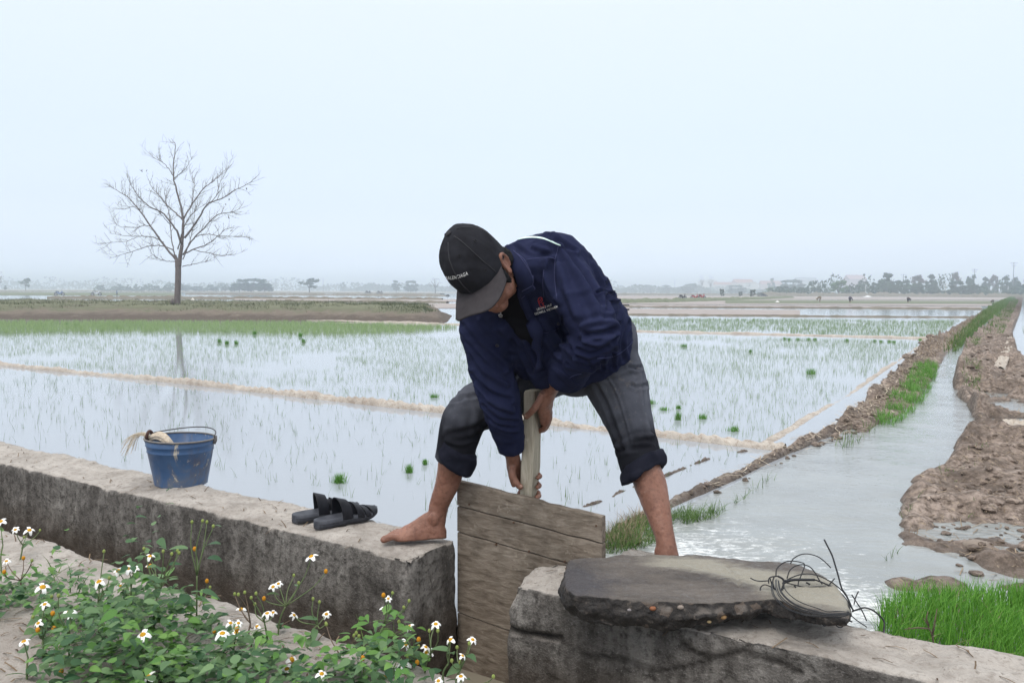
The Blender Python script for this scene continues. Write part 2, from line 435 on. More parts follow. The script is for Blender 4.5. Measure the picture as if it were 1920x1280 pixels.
ridge('film_bund', [(545, 601), (700, 604), (840, 608), (1000, 614), (1190, 621), (1400, 626), (1600, 631), (1740, 635), (1770, 636)], .26, .045, M_FILM, 400)
ridge('earth_bund', [(860, 584), (1000, 586), (1180, 590), (1400, 592), (1640, 594), (1830, 595)], .3, .06, M_FARDARK, 260)
ridge('low_film_bund', [(1425, 838), (1470, 812), (1540, 768), (1600, 733), (1660, 692), (1720, 651), (1748, 637)], .11, .008, M_FILM, 400, nz=.6, pleat=.004)
ridge('clod_line', [(1070, 955), (1130, 938), (1165, 920), (1215, 905), (1300, 870), (1345, 855), (1400, 845)], .05, .006, M_MUD, 500, nz=3.2, nscale=14)
ridge('film_bund', [(1180, 985), (1240, 952), (1300, 925), (1345, 905), (1400, 880), (1440, 860), (1500, 838), (1560, 806)], .10, .026, M_FILM2, 500, nz=.8, nscale=7, pleat=.004)
# far bunds and dry strips of field
def band(name, x0, x1, ya0, ya1, yb0, yb1, mat, z=.015):
    """flat strip: upper edge ya0->ya1, lower edge yb0->yb1"""
    return sheet(name, [PZ(x0, ya0, z), PZ(x1, ya1, z), PZ(x1, yb1, z), PZ(x0, yb0, z)], mat)
band('mud_field', 1130, 1840, 570.5, 574.5, 575.5, 578.5, M_FARMUD)
band('mud_field', 1130, 1500, 578, 581, 589, 590, M_FARMUD)
band('mud_field', 1130, 1860, 560.5, 563.5, 569.5, 573.5, M_FARMUD)
band('green_field', 1360, 1870, 562.5, 564.5, 568.3, 569.5, M_FARGREEN, .035)
band('mud_field', 1150, 1900, 554, 557.5, 560, 562.5, M_FARMUD)
band('mud_field', -200, 860, 562, 569, 572.5, 578, M_FARMUD)
band('mud_field', -200, 340, 546.5, 549, 553, 554.5, M_FARGREEN)
band('mud_field', 440, 900, 558, 561, 563, 566, M_FARMUD)
band('mud_field', 860, 1180, 564, 566, 578, 582, M_FARMUD)
for args in [([(90, 558.5), (300, 559), (600, 560.5), (830, 562)], 1.3, .25), ([(-200, 546), (200, 546.5), (500, 548.5), (830, 551.5)], 3, .25), ([(350, 551.2), (600, 552.5), (840, 554.5)], 2.5, .25),
             ([(500, 564.5), (700, 565.5), (840, 567)], 1.0, .14), ([(1130, 568.5), (1300, 565), (1480, 558.5)], 2.2, .35), ([(1150, 575.5), (1500, 577), (1840, 579.5)], .6, .10),
             ([(1150, 552.5), (1400, 553), (1560, 554.5), (1920, 558)], 5, .5), ([(-200, 541.2), (800, 546.5)], 8, .4)]:
    ridge('earth_bund', args[0], args[1], args[2], M_FARDARK if args[1] != 2.2 else M_FARGREEN, 220, nz=.4, nscale=1.5)

# the grassy bank under the bare tree
FB_A = [(-520, 598), (-200, 600), (0, 601), (300, 602), (600, 604), (760, 606), (838, 606)]
FB_B = [(-380, 566), (-150, 568), (60, 569), (330, 571), (600, 574), (740, 576), (850, 590)]
M_BANKFACE = NM('bank_earth', .9, .2)
_g = M_BANKFACE; _z = _g.sep(); _n = _g.noise(1.6, 7, .65)
_c = _g.ramp(_g.math('ADD', _g.math('MULTIPLY', _z, 1.0), _g.math('MULTIPLY', _n, .55)), [(.42, (.095, .075, .06)), (.56, (.17, .14, .112)), (.66, (.125, .13, .08)), (.9, (.175, .18, .115))])
_g.color(_g.mix(_g.ramp(_g.noise(5, 5, .7), [(.6, 0), (.72, .6)]), _c, (.33, .30, .25))); _g.bump(_g.noise(4, 6, .7), .8, .1)
bank('tree_bank', FB_A, FB_B, 420, 34, ([0, .9, .96, 1], [.40, .38, .28, .0]), M_BANKFACE.m, ([0, .12, .22, .3, 1], [.55, .95, 1, 1, .8]), .35, 1.8, edge=.10)

# ------------------------------------------------------------------ concrete canal walls
def concrete_mat(name, seed, dark=1.0):
    x = NM(name, .9, .25)
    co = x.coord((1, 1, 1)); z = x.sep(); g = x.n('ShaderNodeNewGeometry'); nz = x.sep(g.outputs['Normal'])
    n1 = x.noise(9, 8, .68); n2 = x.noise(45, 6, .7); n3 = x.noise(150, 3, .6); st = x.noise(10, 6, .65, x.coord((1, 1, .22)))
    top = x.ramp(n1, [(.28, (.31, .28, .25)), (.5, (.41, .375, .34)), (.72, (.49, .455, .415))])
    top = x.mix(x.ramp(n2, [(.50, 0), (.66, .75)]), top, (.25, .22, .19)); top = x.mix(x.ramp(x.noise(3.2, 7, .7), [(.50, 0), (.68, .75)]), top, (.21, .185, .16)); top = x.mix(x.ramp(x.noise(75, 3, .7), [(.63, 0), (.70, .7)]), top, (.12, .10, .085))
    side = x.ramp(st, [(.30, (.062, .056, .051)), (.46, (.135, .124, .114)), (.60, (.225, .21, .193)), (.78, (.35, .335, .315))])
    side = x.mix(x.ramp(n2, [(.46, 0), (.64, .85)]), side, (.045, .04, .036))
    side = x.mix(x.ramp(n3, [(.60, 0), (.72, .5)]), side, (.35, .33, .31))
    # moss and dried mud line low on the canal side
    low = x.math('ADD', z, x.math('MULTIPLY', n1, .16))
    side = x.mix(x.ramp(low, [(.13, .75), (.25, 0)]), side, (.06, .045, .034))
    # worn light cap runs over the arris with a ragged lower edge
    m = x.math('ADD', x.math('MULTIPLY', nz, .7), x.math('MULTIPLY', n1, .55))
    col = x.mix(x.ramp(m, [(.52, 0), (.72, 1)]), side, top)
    col = x.mix(x.attr('crack'), col, (.03, .026, .023))
    x.color(col); h = x.math('ADD', x.math('MULTIPLY', n2, 1.0), x.math('MULTIPLY', n3, .5)); x.bump(h, .8, .012)
    return x.m
M_CONC = concrete_mat('weathered_concrete', 1)
def concrete_wall(name, u0, u1, p0, p1, z0, z1, voxel, label, cat='wall', chips=(), cracks=(), amp=1.0, more=None):
    mb = MB(); L = (u1-u0)/2
    mb.box(W((u0+u1)/2, (p0+p1)/2, (z0+z1)/2), U*L, N*((p1-p0)/2), Vector((0, 0, (z1-z0)/2)))
    if more: more(mb)
    me = remesh(mb.mesh('w'), voxel, name, 5, .5)
    V = verts(me)
    edge_n = fbm(V, 5, 4)*.012+fbm(V, 22, 3, .6)*.0045+fbm(V, 1.3, 2)*.010
    crk = np.zeros(len(V))
    for pts, wd, dp in cracks:
        e_ = np.exp(-(seg_dist(V, pts)/wd)**2); edge_n -= dp*e_; crk = np.maximum(crk, np.exp(-(seg_dist(V, pts)/(wd*2.2))**2))
    for c, r, dp in chips:
        d = np.linalg.norm(V-np.array(tuple(c)), axis=1)/r; edge_n -= dp*np.exp(-d**2)*(1+.6*fbm(V, 14, 3))
    set_verts(me, V+normals(me)*(edge_n*amp)[:, None]); smooth(me); add_attr(me, 'crack', crk)
    return tag(link(name, me, None, M_CONC), label, cat)
UL_END = up(PP(858, 1008, W(0, P_BACK), N))[0]
UR_START = up(PZ(948, 1098, HW))[0]
print('gap', UL_END, UR_START)
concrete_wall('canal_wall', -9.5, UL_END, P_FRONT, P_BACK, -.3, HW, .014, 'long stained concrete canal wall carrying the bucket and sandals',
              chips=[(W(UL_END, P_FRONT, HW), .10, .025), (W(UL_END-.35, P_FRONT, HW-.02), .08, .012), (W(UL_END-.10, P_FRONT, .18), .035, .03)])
def _cheek(mb):   # footing block behind the wall, beside the gate
    mb.box(W(UR_START+.36, P_BACK+.16, 0), U*.26, N*.20, Vector((0, 0, HW-.03)))
_c1 = [PP(x, y, W(0, P_FRONT), N) for x, y in ((945, 1172), (975, 1182), (1010, 1190), (1050, 1196))]
_c2 = [PP(x, y, W(0, P_FRONT), N) for x, y in ((1280, 1205), (1310, 1228), (1350, 1232), (1390, 1222), (1450, 1240), (1500, 1262))]
_c3 = [PP(x, y, W(0, P_FRONT), N) for x, y in ((1090, 1225), (1160, 1232), (1240, 1255), (1330, 1240))]
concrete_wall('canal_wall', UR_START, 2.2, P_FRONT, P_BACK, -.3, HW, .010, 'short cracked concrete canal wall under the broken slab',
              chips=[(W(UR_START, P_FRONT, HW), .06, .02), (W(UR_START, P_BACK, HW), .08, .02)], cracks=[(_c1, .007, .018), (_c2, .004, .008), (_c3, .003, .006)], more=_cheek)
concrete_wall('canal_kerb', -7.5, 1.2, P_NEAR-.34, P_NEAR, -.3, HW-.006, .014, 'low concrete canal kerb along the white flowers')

# soil of the path the flowers grow in
def soil():
    us = np.linspace(-8, 2.2, 260); ps = np.linspace(P_NEAR-.30, -2.0, 120)
    Uu, Pp = np.meshgrid(us, ps, indexing='ij')
    G = np.stack([U.x*Uu+N.x*Pp, U.y*Uu+N.y*Pp, 0*Uu], 2); p = G.reshape(-1, 3)
    k = np.clip((P_NEAR-.12-Pp)/.35, 0, 1)
    G[..., 2] = HW-.03+.03*k+(fbm(p, 3, 4)*.025+fbm(p, 16, 3)*.008).reshape(Uu.shape)*np.clip(k*2, .2, 1)
    m = NM('path_soil', .95, .15); c = m.ramp(m.noise(5, 7, .65), [(.3, (.255, .225, .20)), (.7, (.41, .375, .34))])
    m.color(m.mix(m.ramp(m.noise(55, 4, .7), [(.55, 0), (.65, .7)]), c, (.16, .11, .08))); m.bump(m.noise(60, 6, .7), .8, .01)
    grid_mesh('path', G, m.m)
soil()
# ================================================================== THE MAN AT THE GATE
def man():
    base = W(up(P(1010, 900, 2.75))[0], P_BACK+.1, HW)
    root = empty('person', base)
    tag(root, 'barefoot man in navy jacket and black cap bending over the wooden gate', 'person')
    def put(name, me, mats, parent=root, sm=True):
        smooth(me, sm)
        o = link(name, me, parent, mats)
        loc = parent.location if parent is root else Vector((0, 0, 0))
        o.matrix_parent_inverse = Matrix.Translation(-loc) if parent is root else Matrix.Identity(4)
        return o
    S = np.array([.83, -.40, .40]); S /= np.linalg.norm(S)          # to his left
    B = np.array([.05, .66, .75]); B -= S*(B@S); B /= np.linalg.norm(B)   # out of his back
    A = lambda px, py, d: np.array(tuple(P(px, py, d)))
    def ering(c, a, bf, bb, s=S, b=B, n=40, ex=2.3):
        out = []
        for k in range(n):
            q = 2*math.pi*k/n; x, y = math.cos(q), math.sin(q)
            sx_ = math.copysign(abs(x)**(2/ex), x); sy_ = math.copysign(abs(y)**(2/ex), y)
            out.append(tuple(c+s*(sx_*a)+b*(sy_*(bb if y > 0 else bf))))
        return out
    def limb(mb, pts, n=24, samples=40, cap=True):
        """pts: (px,py,d,ra[,rb]) -> smooth tapering tube"""
        w = [list(A(p[0], p[1], p[2]))+[p[3], p[4] if len(p) > 4 else p[3]] for p in pts]
        c = catmull(w, samples); mb.tube([tuple(q[:3]) for q in c], [(q[3], q[4]) for q in c], n)
    def ell(mb, c, X, Y, Z, n=20, m=14):
        c = np.array(c); X, Y, Z = map(np.array, (X, Y, Z)); rings = []
        for i in range(1, m):
            th = math.pi*i/m
            rings.append([tuple(c+Z*math.cos(th)+(X*math.cos(2*math.pi*k/n)+Y*math.sin(2*math.pi*k/n))*math.sin(th)) for k in range(n)])
        mb.loft(rings)
    # ---------------------------------------------------------------- head frame
    HL = np.array([.785, -.54, .29]); HU = np.array([-.44, -.66, .62])
    HL /= np.linalg.norm(HL); HU -= HL*(HU@HL); HU /= np.linalg.norm(HU); HF = np.cross(HL, HU)
    if HF[2] > 0: HF = -HF
    HC = A(904, 511, 2.42)
    H = lambda l, f, u: HC+HL*l+HF*f+HU*u
    # ---------------------------------------------------------------- body (skin)
    mb = MB()
    ell(mb, H(0, -.012, .03), HL*.074, HF*.094, HU*.098)            # skull
    ell(mb, H(0, .030, -.035), HL*.060, HF*.058, HU*.078)           # face
    ell(mb, H(0, .052, -.092), HL*.034, HF*.030, HU*.026)           # chin
    for sgn in (-1, 1):
        ell(mb, H(sgn*.074, -.020, -.002), HL*.008, HF*.018, HU*.030)
        ell(mb, H(sgn*.045, .012, -.072), HL*.018, HF*.045, HU*.024)   # jaw
        ell(mb, H(sgn*.040, .062, -.025), HL*.022, HF*.022, HU*.018)   # cheek
        # ear: rim, bowl, lobe
        e = []
        for k in range(11):
            q = math.radians(-60+k*27); e.append(tuple(H(sgn*(.078+.010*math.sin(math.radians(k*18))), -.012-.019*math.cos(q)*.9, -.004+.031*math.sin(q))))
        mb.tube(e, [.0052]*11, 8)
        ell(mb, H(sgn*.076, -.012, -.004), HL*.006, HF*.016, HU*.026)
        ell(mb, H(sgn*.076, -.004, -.033), HL*.007, HF*.010, HU*.012)
        ell(mb, H(sgn*.080, .004, -.008), HL*.006, HF*.006, HU*.009)
        ell(mb, H(sgn*.031, .080, .004), HL*.014, HF*.010, HU*.010)    # eyes
        ell(mb, H(sgn*.011, .096, -.034), HL*.009, HF*.010, HU*.008)   # nostril
    mb.tube([tuple(H(0, .086, .008)), tuple(H(0, .098, -.014)), tuple(H(0, .108, -.032))], [.008, .0095, .013], 10)
    ell(mb, H(0, .084, -.062), HL*.024, HF*.010, HU*.006); ell(mb, H(0, .082, -.074), HL*.021, HF*.010, HU*.007)
    # neck and trunk under the jacket
    mb.tube([tuple(H(0, -.015, -.03)), tuple(H(0, -.03, -.09)), tuple(A(962, 505, 2.54)), tuple(A(980, 516, 2.58))], [.058, .056, .056, .05], 20)
    trunk = [(975, 512, 2.58, .11, .07), (1010, 540, 2.64, .14, .085), (1070, 605, 2.77, .13, .085), (1105, 655, 2.90, .13, .09)]
    mb.loft([ering(A(*p[:3]), p[3], p[4], p[4], n=24) for p in trunk])
    # arms under the sleeves, wrists
    limb(mb, [(1040, 512, 2.55, .042), (1080, 565, 2.49, .038), (1108, 622, 2.45, .034), (1085, 668, 2.54, .034), (1060, 697, 2.64, .031), (1040, 715, 2.70, .029, .024)])
    limb(mb, [(912, 575, 2.65, .042), (918, 640, 2.66, .038), (930, 705, 2.68, .034), (949, 780, 2.73, .031), (958, 830, 2.79, .029), (961, 856, 2.815, .025, .027)])
    # legs
    limb(mb, [(1070, 675, 2.97, .09), (960, 725, 2.91, .075), (872, 775, 2.80, .056), (862, 820, 2.82, .053), (850, 860, 2.84, .051), (839, 905, 2.865, .043), (826, 940, 2.882, .036), (821, 960, 2.885, .033, .035), (819, 985, 2.885, .030, .032)])
    limb(mb, [(1130, 665, 2.92, .09), (1165, 740, 2.85, .08), (1190, 820, 2.76, .056), (1206, 870, 2.72, .053), (1220, 910, 2.69, .053), (1233, 955, 2.65, .043), (1245, 1000, 2.615, .032), (1249, 1022, 2.605, .033), (1251, 1042, 2.60, .038)])
    # his right foot, flat on the wall, toes to the left
    z0 = HW
    def foot(heel, toe_dir, side, L=.235, lift=0.0):
        """heel: world point on the ground; side: unit vector towards the big toe"""
        t = Vector(toe_dir).normalized(); sd = np.array(tuple(side)); t = np.array(tuple(t)); zz = np.array([0, 0, 1.0])
        prof = [(-.004, .010, .020, .0), (.0, .020, .036, .0), (.010, .027, .060, .0), (.026, .031, .092, .0), (.052, .032, .100, .0), (.078, .034, .086, .003), (.105, .037, .066, .006), (.130, .041, .049, .008), (.152, .044, .037, .008), (.168, .043, .028, .005), (.180, .036, .022, .0)]
        rings = []
        for (x, wd, h, off) in prof:
            c = np.array(heel)+t*x+sd*off; ring = []
            for k in range(20):
                q = 2*math.pi*k/20; cx, cy = math.cos(q), math.sin(q)
                y = h*(cy if cy > 0 else 0)*(1.0) + (.012*(1+min(cy, 0)) if cy < 0 else .012)
                ring.append(tuple(c+sd*(cx*wd*(1 if cy < .2 else 1-.35*(cy-.2)))+zz*(y*.92+.002)))
            rings.append(ring)
        mb.loft(rings)
        for i, (off, l0, l1, r) in enumerate([(.033, .160, .214, .0132), (.009, .168, .214, .0088), (-.010, .168, .206, .0083), (-.027, .164, .196, .0079), (-.042, .158, .184, .0076)]):
            a = np.array(heel)+t*l0+sd*(off*1.0+.004); b = np.array(heel)+t*l1+sd*(off*1.12+.004)
            mb.tube([tuple(a+zz*.019), tuple(a*.5+b*.5+zz*.024), tuple(b+zz*(r+.003))], [r*.9, r*.92, r*.95], 10)
            ell(mb, tuple(b+zz*(r+.002)), t*r*.9, sd*r, zz*r*.9, 10, 8)
        ell(mb, np.array(heel)+t*.040+sd*.022+zz*.078, t*.02, sd*.012, zz*.024, 14, 10)
        for o2 in (-.012, .004, .018): mb.tube([tuple(np.array(heel)+t*.088+sd*o2*.5+zz*.078), tuple(np.array(heel)+t*.125+sd*(o2+.006)+zz*.054), tuple(np.array(heel)+t*.16+sd*(o2*1.3+.005)+zz*.030)], [.0045, .0042, .0035], 6)
    hp = A(835, 1010, 2.885); hp[2] = z0
    tp = A(722, 1008, 2.86); tp[2] = z0
    fd = (tp-hp); fd[2] = 0
    foot(hp, fd, (-fd[1]/np.linalg.norm(fd)*-1*0+.1, -1, 0))
    hq = A(1250, 1060, 2.60); hq[2] = HW-.03
    foot(hq-np.array(tuple(N))*.045, tuple(N-U*.15), tuple(-U))
    # ---- hands.  his left hand (upper): palm on the right side of the handle, thumb across its face
    DH = .10                                   # the hands close on the handle at this depth
    def chain(pts, r, n=10): 
        w = catmull([list(A(p[0], p[1], p[2]+DH))+[r*k] for p, k in zip(pts, [1.08, 1.0, .95, .9, .82][:len(pts)])], 14)
        mb.tube([tuple(q[:3]) for q in w], [q[3] for q in w], n); ell(mb, w[-1][:3], (r*.82, 0, 0), (0, r*.82, 0), (0, 0, r*.82), 10, 8)
    limb(mb, [(1042, 713, 2.695, .026, .024), (1032, 730, 2.735, .030, .026), (1025, 748, 2.765, .036, .024), (1024, 764, 2.79, .034, .020), (1024, 772, 2.80, .026, .016)], 20, 24)
    limb(mb, [(1027, 742, 2.745, .024), (1019, 758, 2.755, .026, .020), (1021, 776, 2.775, .024, .018), (1022, 792, 2.80, .018, .014)], 16, 16)     # heel of the hand against the wood
    chain([(1018, 738, 2.625), (1008, 756, 2.625), (999, 769, 2.63), (986, 781, 2.652)], .0125)          # thumb
    for i, (dx, dd, dy) in enumerate([(3, -.020, 2), (5, .002, 4), (6, .024, 2), (6, .044, -4)]):
        chain([(1021+dx, 760+dy, 2.675+dd), (1025+dx, 780+dy, 2.69+dd), (1019+dx*.6, 800+dy, 2.715+dd*.7), (1004, 806+dy*1.4-i*5, 2.745+i*.004), (983, 800+dy*1.4-i*6, 2.75)], .0098)
    # his right hand (lower): palm behind the handle, thumb on the left, finger tips round the right edge
    limb(mb, [(961, 852, 2.81, .025, .026), (964, 872, 2.84, .028, .026), (968, 888, 2.855, .034, .020), (974, 905, 2.862, .036, .016)], 20, 24)
    chain([(962, 872, 2.715), (961, 886, 2.70), (966, 902, 2.695), (976, 913, 2.688)], .0125)
    for i, (y, ye) in enumerate([(882, 893), (897, 911), (912, 930), (926, 944)]):
        chain([(972, y-4, 2.755), (990, y+2, 2.765), (1006, (y+ye)/2, 2.755), (1013-i, ye-1, 2.728), (1009-i, ye+2, 2.708)], .0098)
    me = remesh(mb.mesh('b'), .0031, 'body', 3, .5)
    def skin_mat():
        x = NM('tanned_skin', .5, .35)
        c = x.ramp(x.noise(14, 6, .6), [(.3, (.175, .078, .052)), (.7, (.30, .150, .105))])
        c = x.mix(x.ramp(x.noise(70, 4, .6), [(.50, 0), (.66, .6)]), c, (.13, .056, .04)); c = x.mix(x.ramp(x.noise(30, 6, .7), [(.60, 0), (.70, .5)]), c, (.33, .23, .18))
        x.color(c); x.b.inputs['Subsurface Weight'].default_value = .05; x.b.inputs['Subsurface Radius'].default_value = (.6, .25, .15); x.b.inputs['Subsurface Scale'].default_value = .01
        x.bump(x.noise(130, 5, .65), .6, .003); x.rough(x.ramp(x.noise(25), [(.35, .38), (.65, .62)])); return x.m
    M_SKIN = skin_mat(); body = put('body', me, M_SKIN)
    # nails
    M_NAIL = plain('nail', (.42, .25, .19), .4)
    for (a, b, c, r) in [(986, 779, 2.739, .0055), (977, 911, 2.777, .0055)]:
        nb = MB(); ell(nb, A(a, b, c), (r, 0, 0), (0, .0022, 0), (0, 0, r*1.1), 10, 6)
        put('nail', nb.mesh('nail'), M_NAIL, body)
    nb = MB()
    big = hp+fd/np.linalg.norm(fd)*.213+np.array([.1, -1, 0])/1.005*.037
    ell(nb, big+np.array([0, 0, .024]), fd/np.linalg.norm(fd)*.008, np.array([0, -1, 0])*.009, np.array([0, 0, .003]), 10, 6)
    put('nail', nb.mesh('nail'), M_NAIL, body)
    # tendons and small unevenness of the skin are in the mesh, not the paint
    V = verts(me); set_verts(me, V+normals(me)*(fbm(V, 38, 3)*.0011+fbm(V, 110, 2)*.0004)[:, None])
    # hair under the cap: sideburn and nape
    hb = MB()
    ell(hb, H(0, -.022, .022), HL*.079, HF*.090, HU*.075)
    for sgn in (-1, 1): ell(hb, H(sgn*.0715, .022, -.020), HL*.0085, HF*.015, HU*.036); ell(hb, H(sgn*.066, -.050, -.018), HL*.014, HF*.028, HU*.034)
    hm = remesh(hb.mesh('h'), .004, 'hair', 3); V = verts(hm); set_verts(hm, V+normals(hm)*(np.abs(vnoise(V*np.array([260, 260, 90])))*.004)[:, None])
    put('hair', hm, plain('black_hair', (.008, .008, .009), .7, .15))
    # ---------------------------------------------------------------- cap
    cap = MB(); n = 72
    band0, hgt = .012, .150
    rings = []
    for j in range(30):
        v = j/29; hh = v; r = max((1-hh**2.7), 0)**.55
        ring = []
        for k in range(n):
            q = 2*math.pi*k/n; l, f = math.cos(q), math.sin(q)
            seam = -.0018*math.exp(-((((q/(math.pi/3)+.5) % 1)-.5)/.035)**2)*(1 if v < .97 else 0)
            front = .5+.5*f
            rr = 1+seam/.09
            lift = .010*front*math.sin(math.pi*min(hh*1.0, 1))
            ring.append(tuple(H(l*.0865*r*rr, (f*.104*r*rr)-.010+lift-.012*hh, band0-.012*(1-front)*(1-hh)+hgt*hh*(1-.0*front))))
        rings.append(ring)
    cap.loft(rings)
    cme = remesh(cap.mesh('c'), .0035, 'cap', 2); 
    V = verts(cme); set_verts(cme, V+normals(cme)*(fbm(V, 16, 3)*.0035+fbm(V, 45, 2)*.0012)[:, None])
    M_CAP = NM('cap_cotton', .9, .1); M_CAP.color(M_CAP.ramp(M_CAP.noise(18, 6, .65), [(.3, (.012, .012, .015)), (.75, (.024, .025, .031))])); M_CAP.bump(M_CAP.noise(420, 2, .5), .4, .001)
    cap_o = put('cap', cme, M_CAP.m)
    CAPB = BVHTree.FromPolygons([tuple(v) for v in verts(cme)], [tuple(p.vertices) for p in cme.polygons])
    # brim
    br = MB(); nu, nv = 49, 14; top = []; bot = []
    for i in range(nu):
        l = -1+2*i/(nu-1); rowt, rowb = [], []
        l = math.sin(l*math.pi/2*.97)/math.sin(math.pi/2*.97)
        for j in range(nv):
            v = j/(nv-1)
            inner = np.array([l*.0835, .104*math.sqrt(max(1-(l*.965)**2, 0))-.012]); outer = np.array([l*.0905, .048+.124*max(1-abs(l)**4.2, 0)**.5])
            xy = inner*(1-v)+outer*v
            dz = .010-.026*(abs(xy[0])/.09)**2*(.5+.5*v)-.010*v*v+.0009*math.sin(v*34)*(v > .25)
            rowt.append(tuple(H(xy[0], xy[1], band0+dz))); rowb.append(tuple(H(xy[0], xy[1], band0+dz-.0042)))
        top.append(rowt); bot.append(rowb)
    rings = [top[i]+bot[i][::-1] for i in range(nu)]
    br.loft(rings)
    M_BRIM = NM('faded_brim', .9, .1); M_BRIM.color(M_BRIM.ramp(M_BRIM.noise(22, 6, .65), [(.3, (.034, .031, .034)), (.72, (.060, .055, .059))])); M_BRIM.bump(M_BRIM.noise(400, 2, .5), .4, .001)
    brim = put('brim', br.mesh('brim'), M_BRIM.m, cap_o)
    # seam tapes, eyelets and button
    st = MB()
    def cast(bvh, px, py, off=0.0):
        o = CM @ Vector((0, 0, 0)); d = (P(px, py, 1.0)-o).normalized(); h = bvh.ray_cast(o, d)
        if h[0] is None: return None
        nrm = h[1] if h[1].dot(d) < 0 else -h[1]
        return h[0]+nrm*off, nrm
    def cast_line(bvh, pix, n, off):
        c = catmull(pix, n); out = [cast(bvh, x, y, off) for x, y in c]; return [o[0] for o in out if o]
    for k in range(6):
        q = math.pi/3*(k+.5)
        pts = []
        for j in range(2, 29):
            v = j/29; r = max((1-v**2.7), 0)**.55; l, f = math.cos(q), math.sin(q); front = .5+.5*f
            p = Vector(tuple(H(l*.0865*r, f*.104*r-.010+.010*front*math.sin(math.pi*v)-.012*v, band0-.012*(1-front)*(1-v)+hgt*v)))
            hit = CAPB.find_nearest(p); pts.append(hit[0]+hit[1]*.0006)
        st.tube(pts, .0016, 6)
    ell(st, H(0, -.022, band0+hgt+.002), HL*.009, HF*.009, HU*.005)
    put('seam_tape', st.mesh('seam'), plain('cap_seam', (.03, .03, .035), .8), cap_o)
    M_EY = plain('eyelet_thread', (.010, .010, .012), .8)
    for (x, y) in ((861, 480), (891, 452), (910, 507)):
        h = cast(CAPB, x, y, .0004); ey = MB()
        if h:
            a = h[1].orthogonal().normalized(); b = h[1].cross(a)
            ey.tube([h[0]+(a*math.cos(t)+b*math.sin(t))*.0042 for t in (2*math.pi*k/14 for k in range(14))], .0014, 6, close=True)
            put('eyelet', ey.mesh('eyelet'), M_EY, cap_o)
    def lettering(text, bvh, org, ux, vy, size, off, bend=0.0, bold=.0, spacing=1.0):
        """embroidered letters laid on a garment"""
        cu = bpy.data.curves.new('t', 'FONT'); cu.body = text; cu.size = 1.0; cu.offset = bold; cu.space_character = spacing
        o = bpy.data.objects.new('t', cu); COL.objects.link(o); dg = bpy.context.evaluated_depsgraph_get(); dg.update()
        m = bpy.data.meshes.new_from_object(o.evaluated_get(dg)); bpy.data.objects.remove(o)
        V = verts(m); wd = V[:, 0].max(); out = []
        for x, y, _ in V:
            t = x/wd; px = org[0]+ux[0]*t+vy[0]*y*size; py = org[1]+ux[1]*t+vy[1]*y*size+bend*4*t*(1-t)
            h = cast(bvh, px, py, off); out.append(tuple(h[0]) if h else tuple(P(px, py, 2.5)))
        set_verts(m, out); return m
    M_THREAD = plain('white_thread', (.72, .73, .74), .7)
    tm = lettering('BALENCIAGA', CAPB, (836.5, 524.0), (41, -9), (-.16, -1), 9.2, .0012, 2.5, .004, 1.08)
    put('lettering', tm, M_THREAD, cap_o, False)
    # ---------------------------------------------------------------- jacket
    jm = MB()
    R_ = [(1104, 668, 2.865, .170, .125, .140), (1102, 656, 2.855, .172, .130, .142), (1092, 632, 2.82, .176, .135, .142), (1068, 602, 2.76, .180, .135, .122), (1038, 564, 2.69, .190, .13, .112),
          (1008, 532, 2.63, .196, .125, .118), (984, 509, 2.58, .186, .112, .118), (966, 496, 2.545, .145, .095, .10), (950, 490, 2.515, .088, .078, .078)]
    c = catmull(R_, 40)
    rings = [ering(q[:3]*0+A(q[0], q[1], q[2]), q[3], q[4], q[5], n=48) for q in c]
    inner = [ering(A(q[0], q[1], q[2]), q[3]*.90, q[4]*.88, q[5]*.88, n=48) for q in c[:4]][::-1]
    jm.loft(inner+rings)
    limb(jm, [(1022, 492, 2.57, .080), (1048, 512, 2.53, .084), (1078, 555, 2.48, .078), (1104, 595, 2.445, .073), (1118, 622, 2.43, .070), (1108, 645, 2.46, .070), (1088, 668, 2.54, .066), (1070, 690, 2.61, .066), (1061, 706, 2.655, .064)], 28, 60)
    limb(jm, [(940, 540, 2.60, .075), (910, 568, 2.635, .080), (908, 610, 2.65, .082), (914, 655, 2.66, .078), (925, 705, 2.675, .072), (938, 755, 2.69, .064), (950, 800, 2.75, .054), (957, 832, 2.785, .046), (958, 845, 2.795, .041)], 28, 60)
    limb(jm, [(940, 590, 2.62, .075), (965, 635, 2.68, .07), (985, 672, 2.73, .062), (1000, 695, 2.76, .045)], 24, 24)
    ell(jm, A(1026, 493, 2.555), S*.10, B*.080, np.cross(S, B)*.10)
    limb(jm, [(985, 590, 2.60, .075), (1005, 630, 2.655, .085), (1024, 672, 2.71, .085, .07), (1036, 704, 2.75, .075, .05), (1040, 720, 2.76, .05, .03)], 24, 30)     # the open front hanging away from the body
    me = remesh(jm.mesh('j'), .005, 'jacket', 4, .5)
    V = verts(me); Nn = normals(me)
    h = fbm(V, 7, 3)*.0055
    # long soft folds running down the sleeves and from the shoulders
    def BV(m): return BVHTree.FromPolygons([tuple(v) for v in verts(m)], [tuple(p.vertices) for p in m.polygons])
    jb = BV(me)
    def creases(V, bvh, items):
        h = np.zeros(len(V))
        for pix, wd, amp in items:
            pts = cast_line(bvh, pix, 16, 0)
            if len(pts) < 2: continue
            d = seg_dist(V, pts); h += 1.45*amp*(np.exp(-(d/(wd*.85))**2)-.6*np.exp(-((d-1.8*wd)/(wd*.8))**2))
        return h
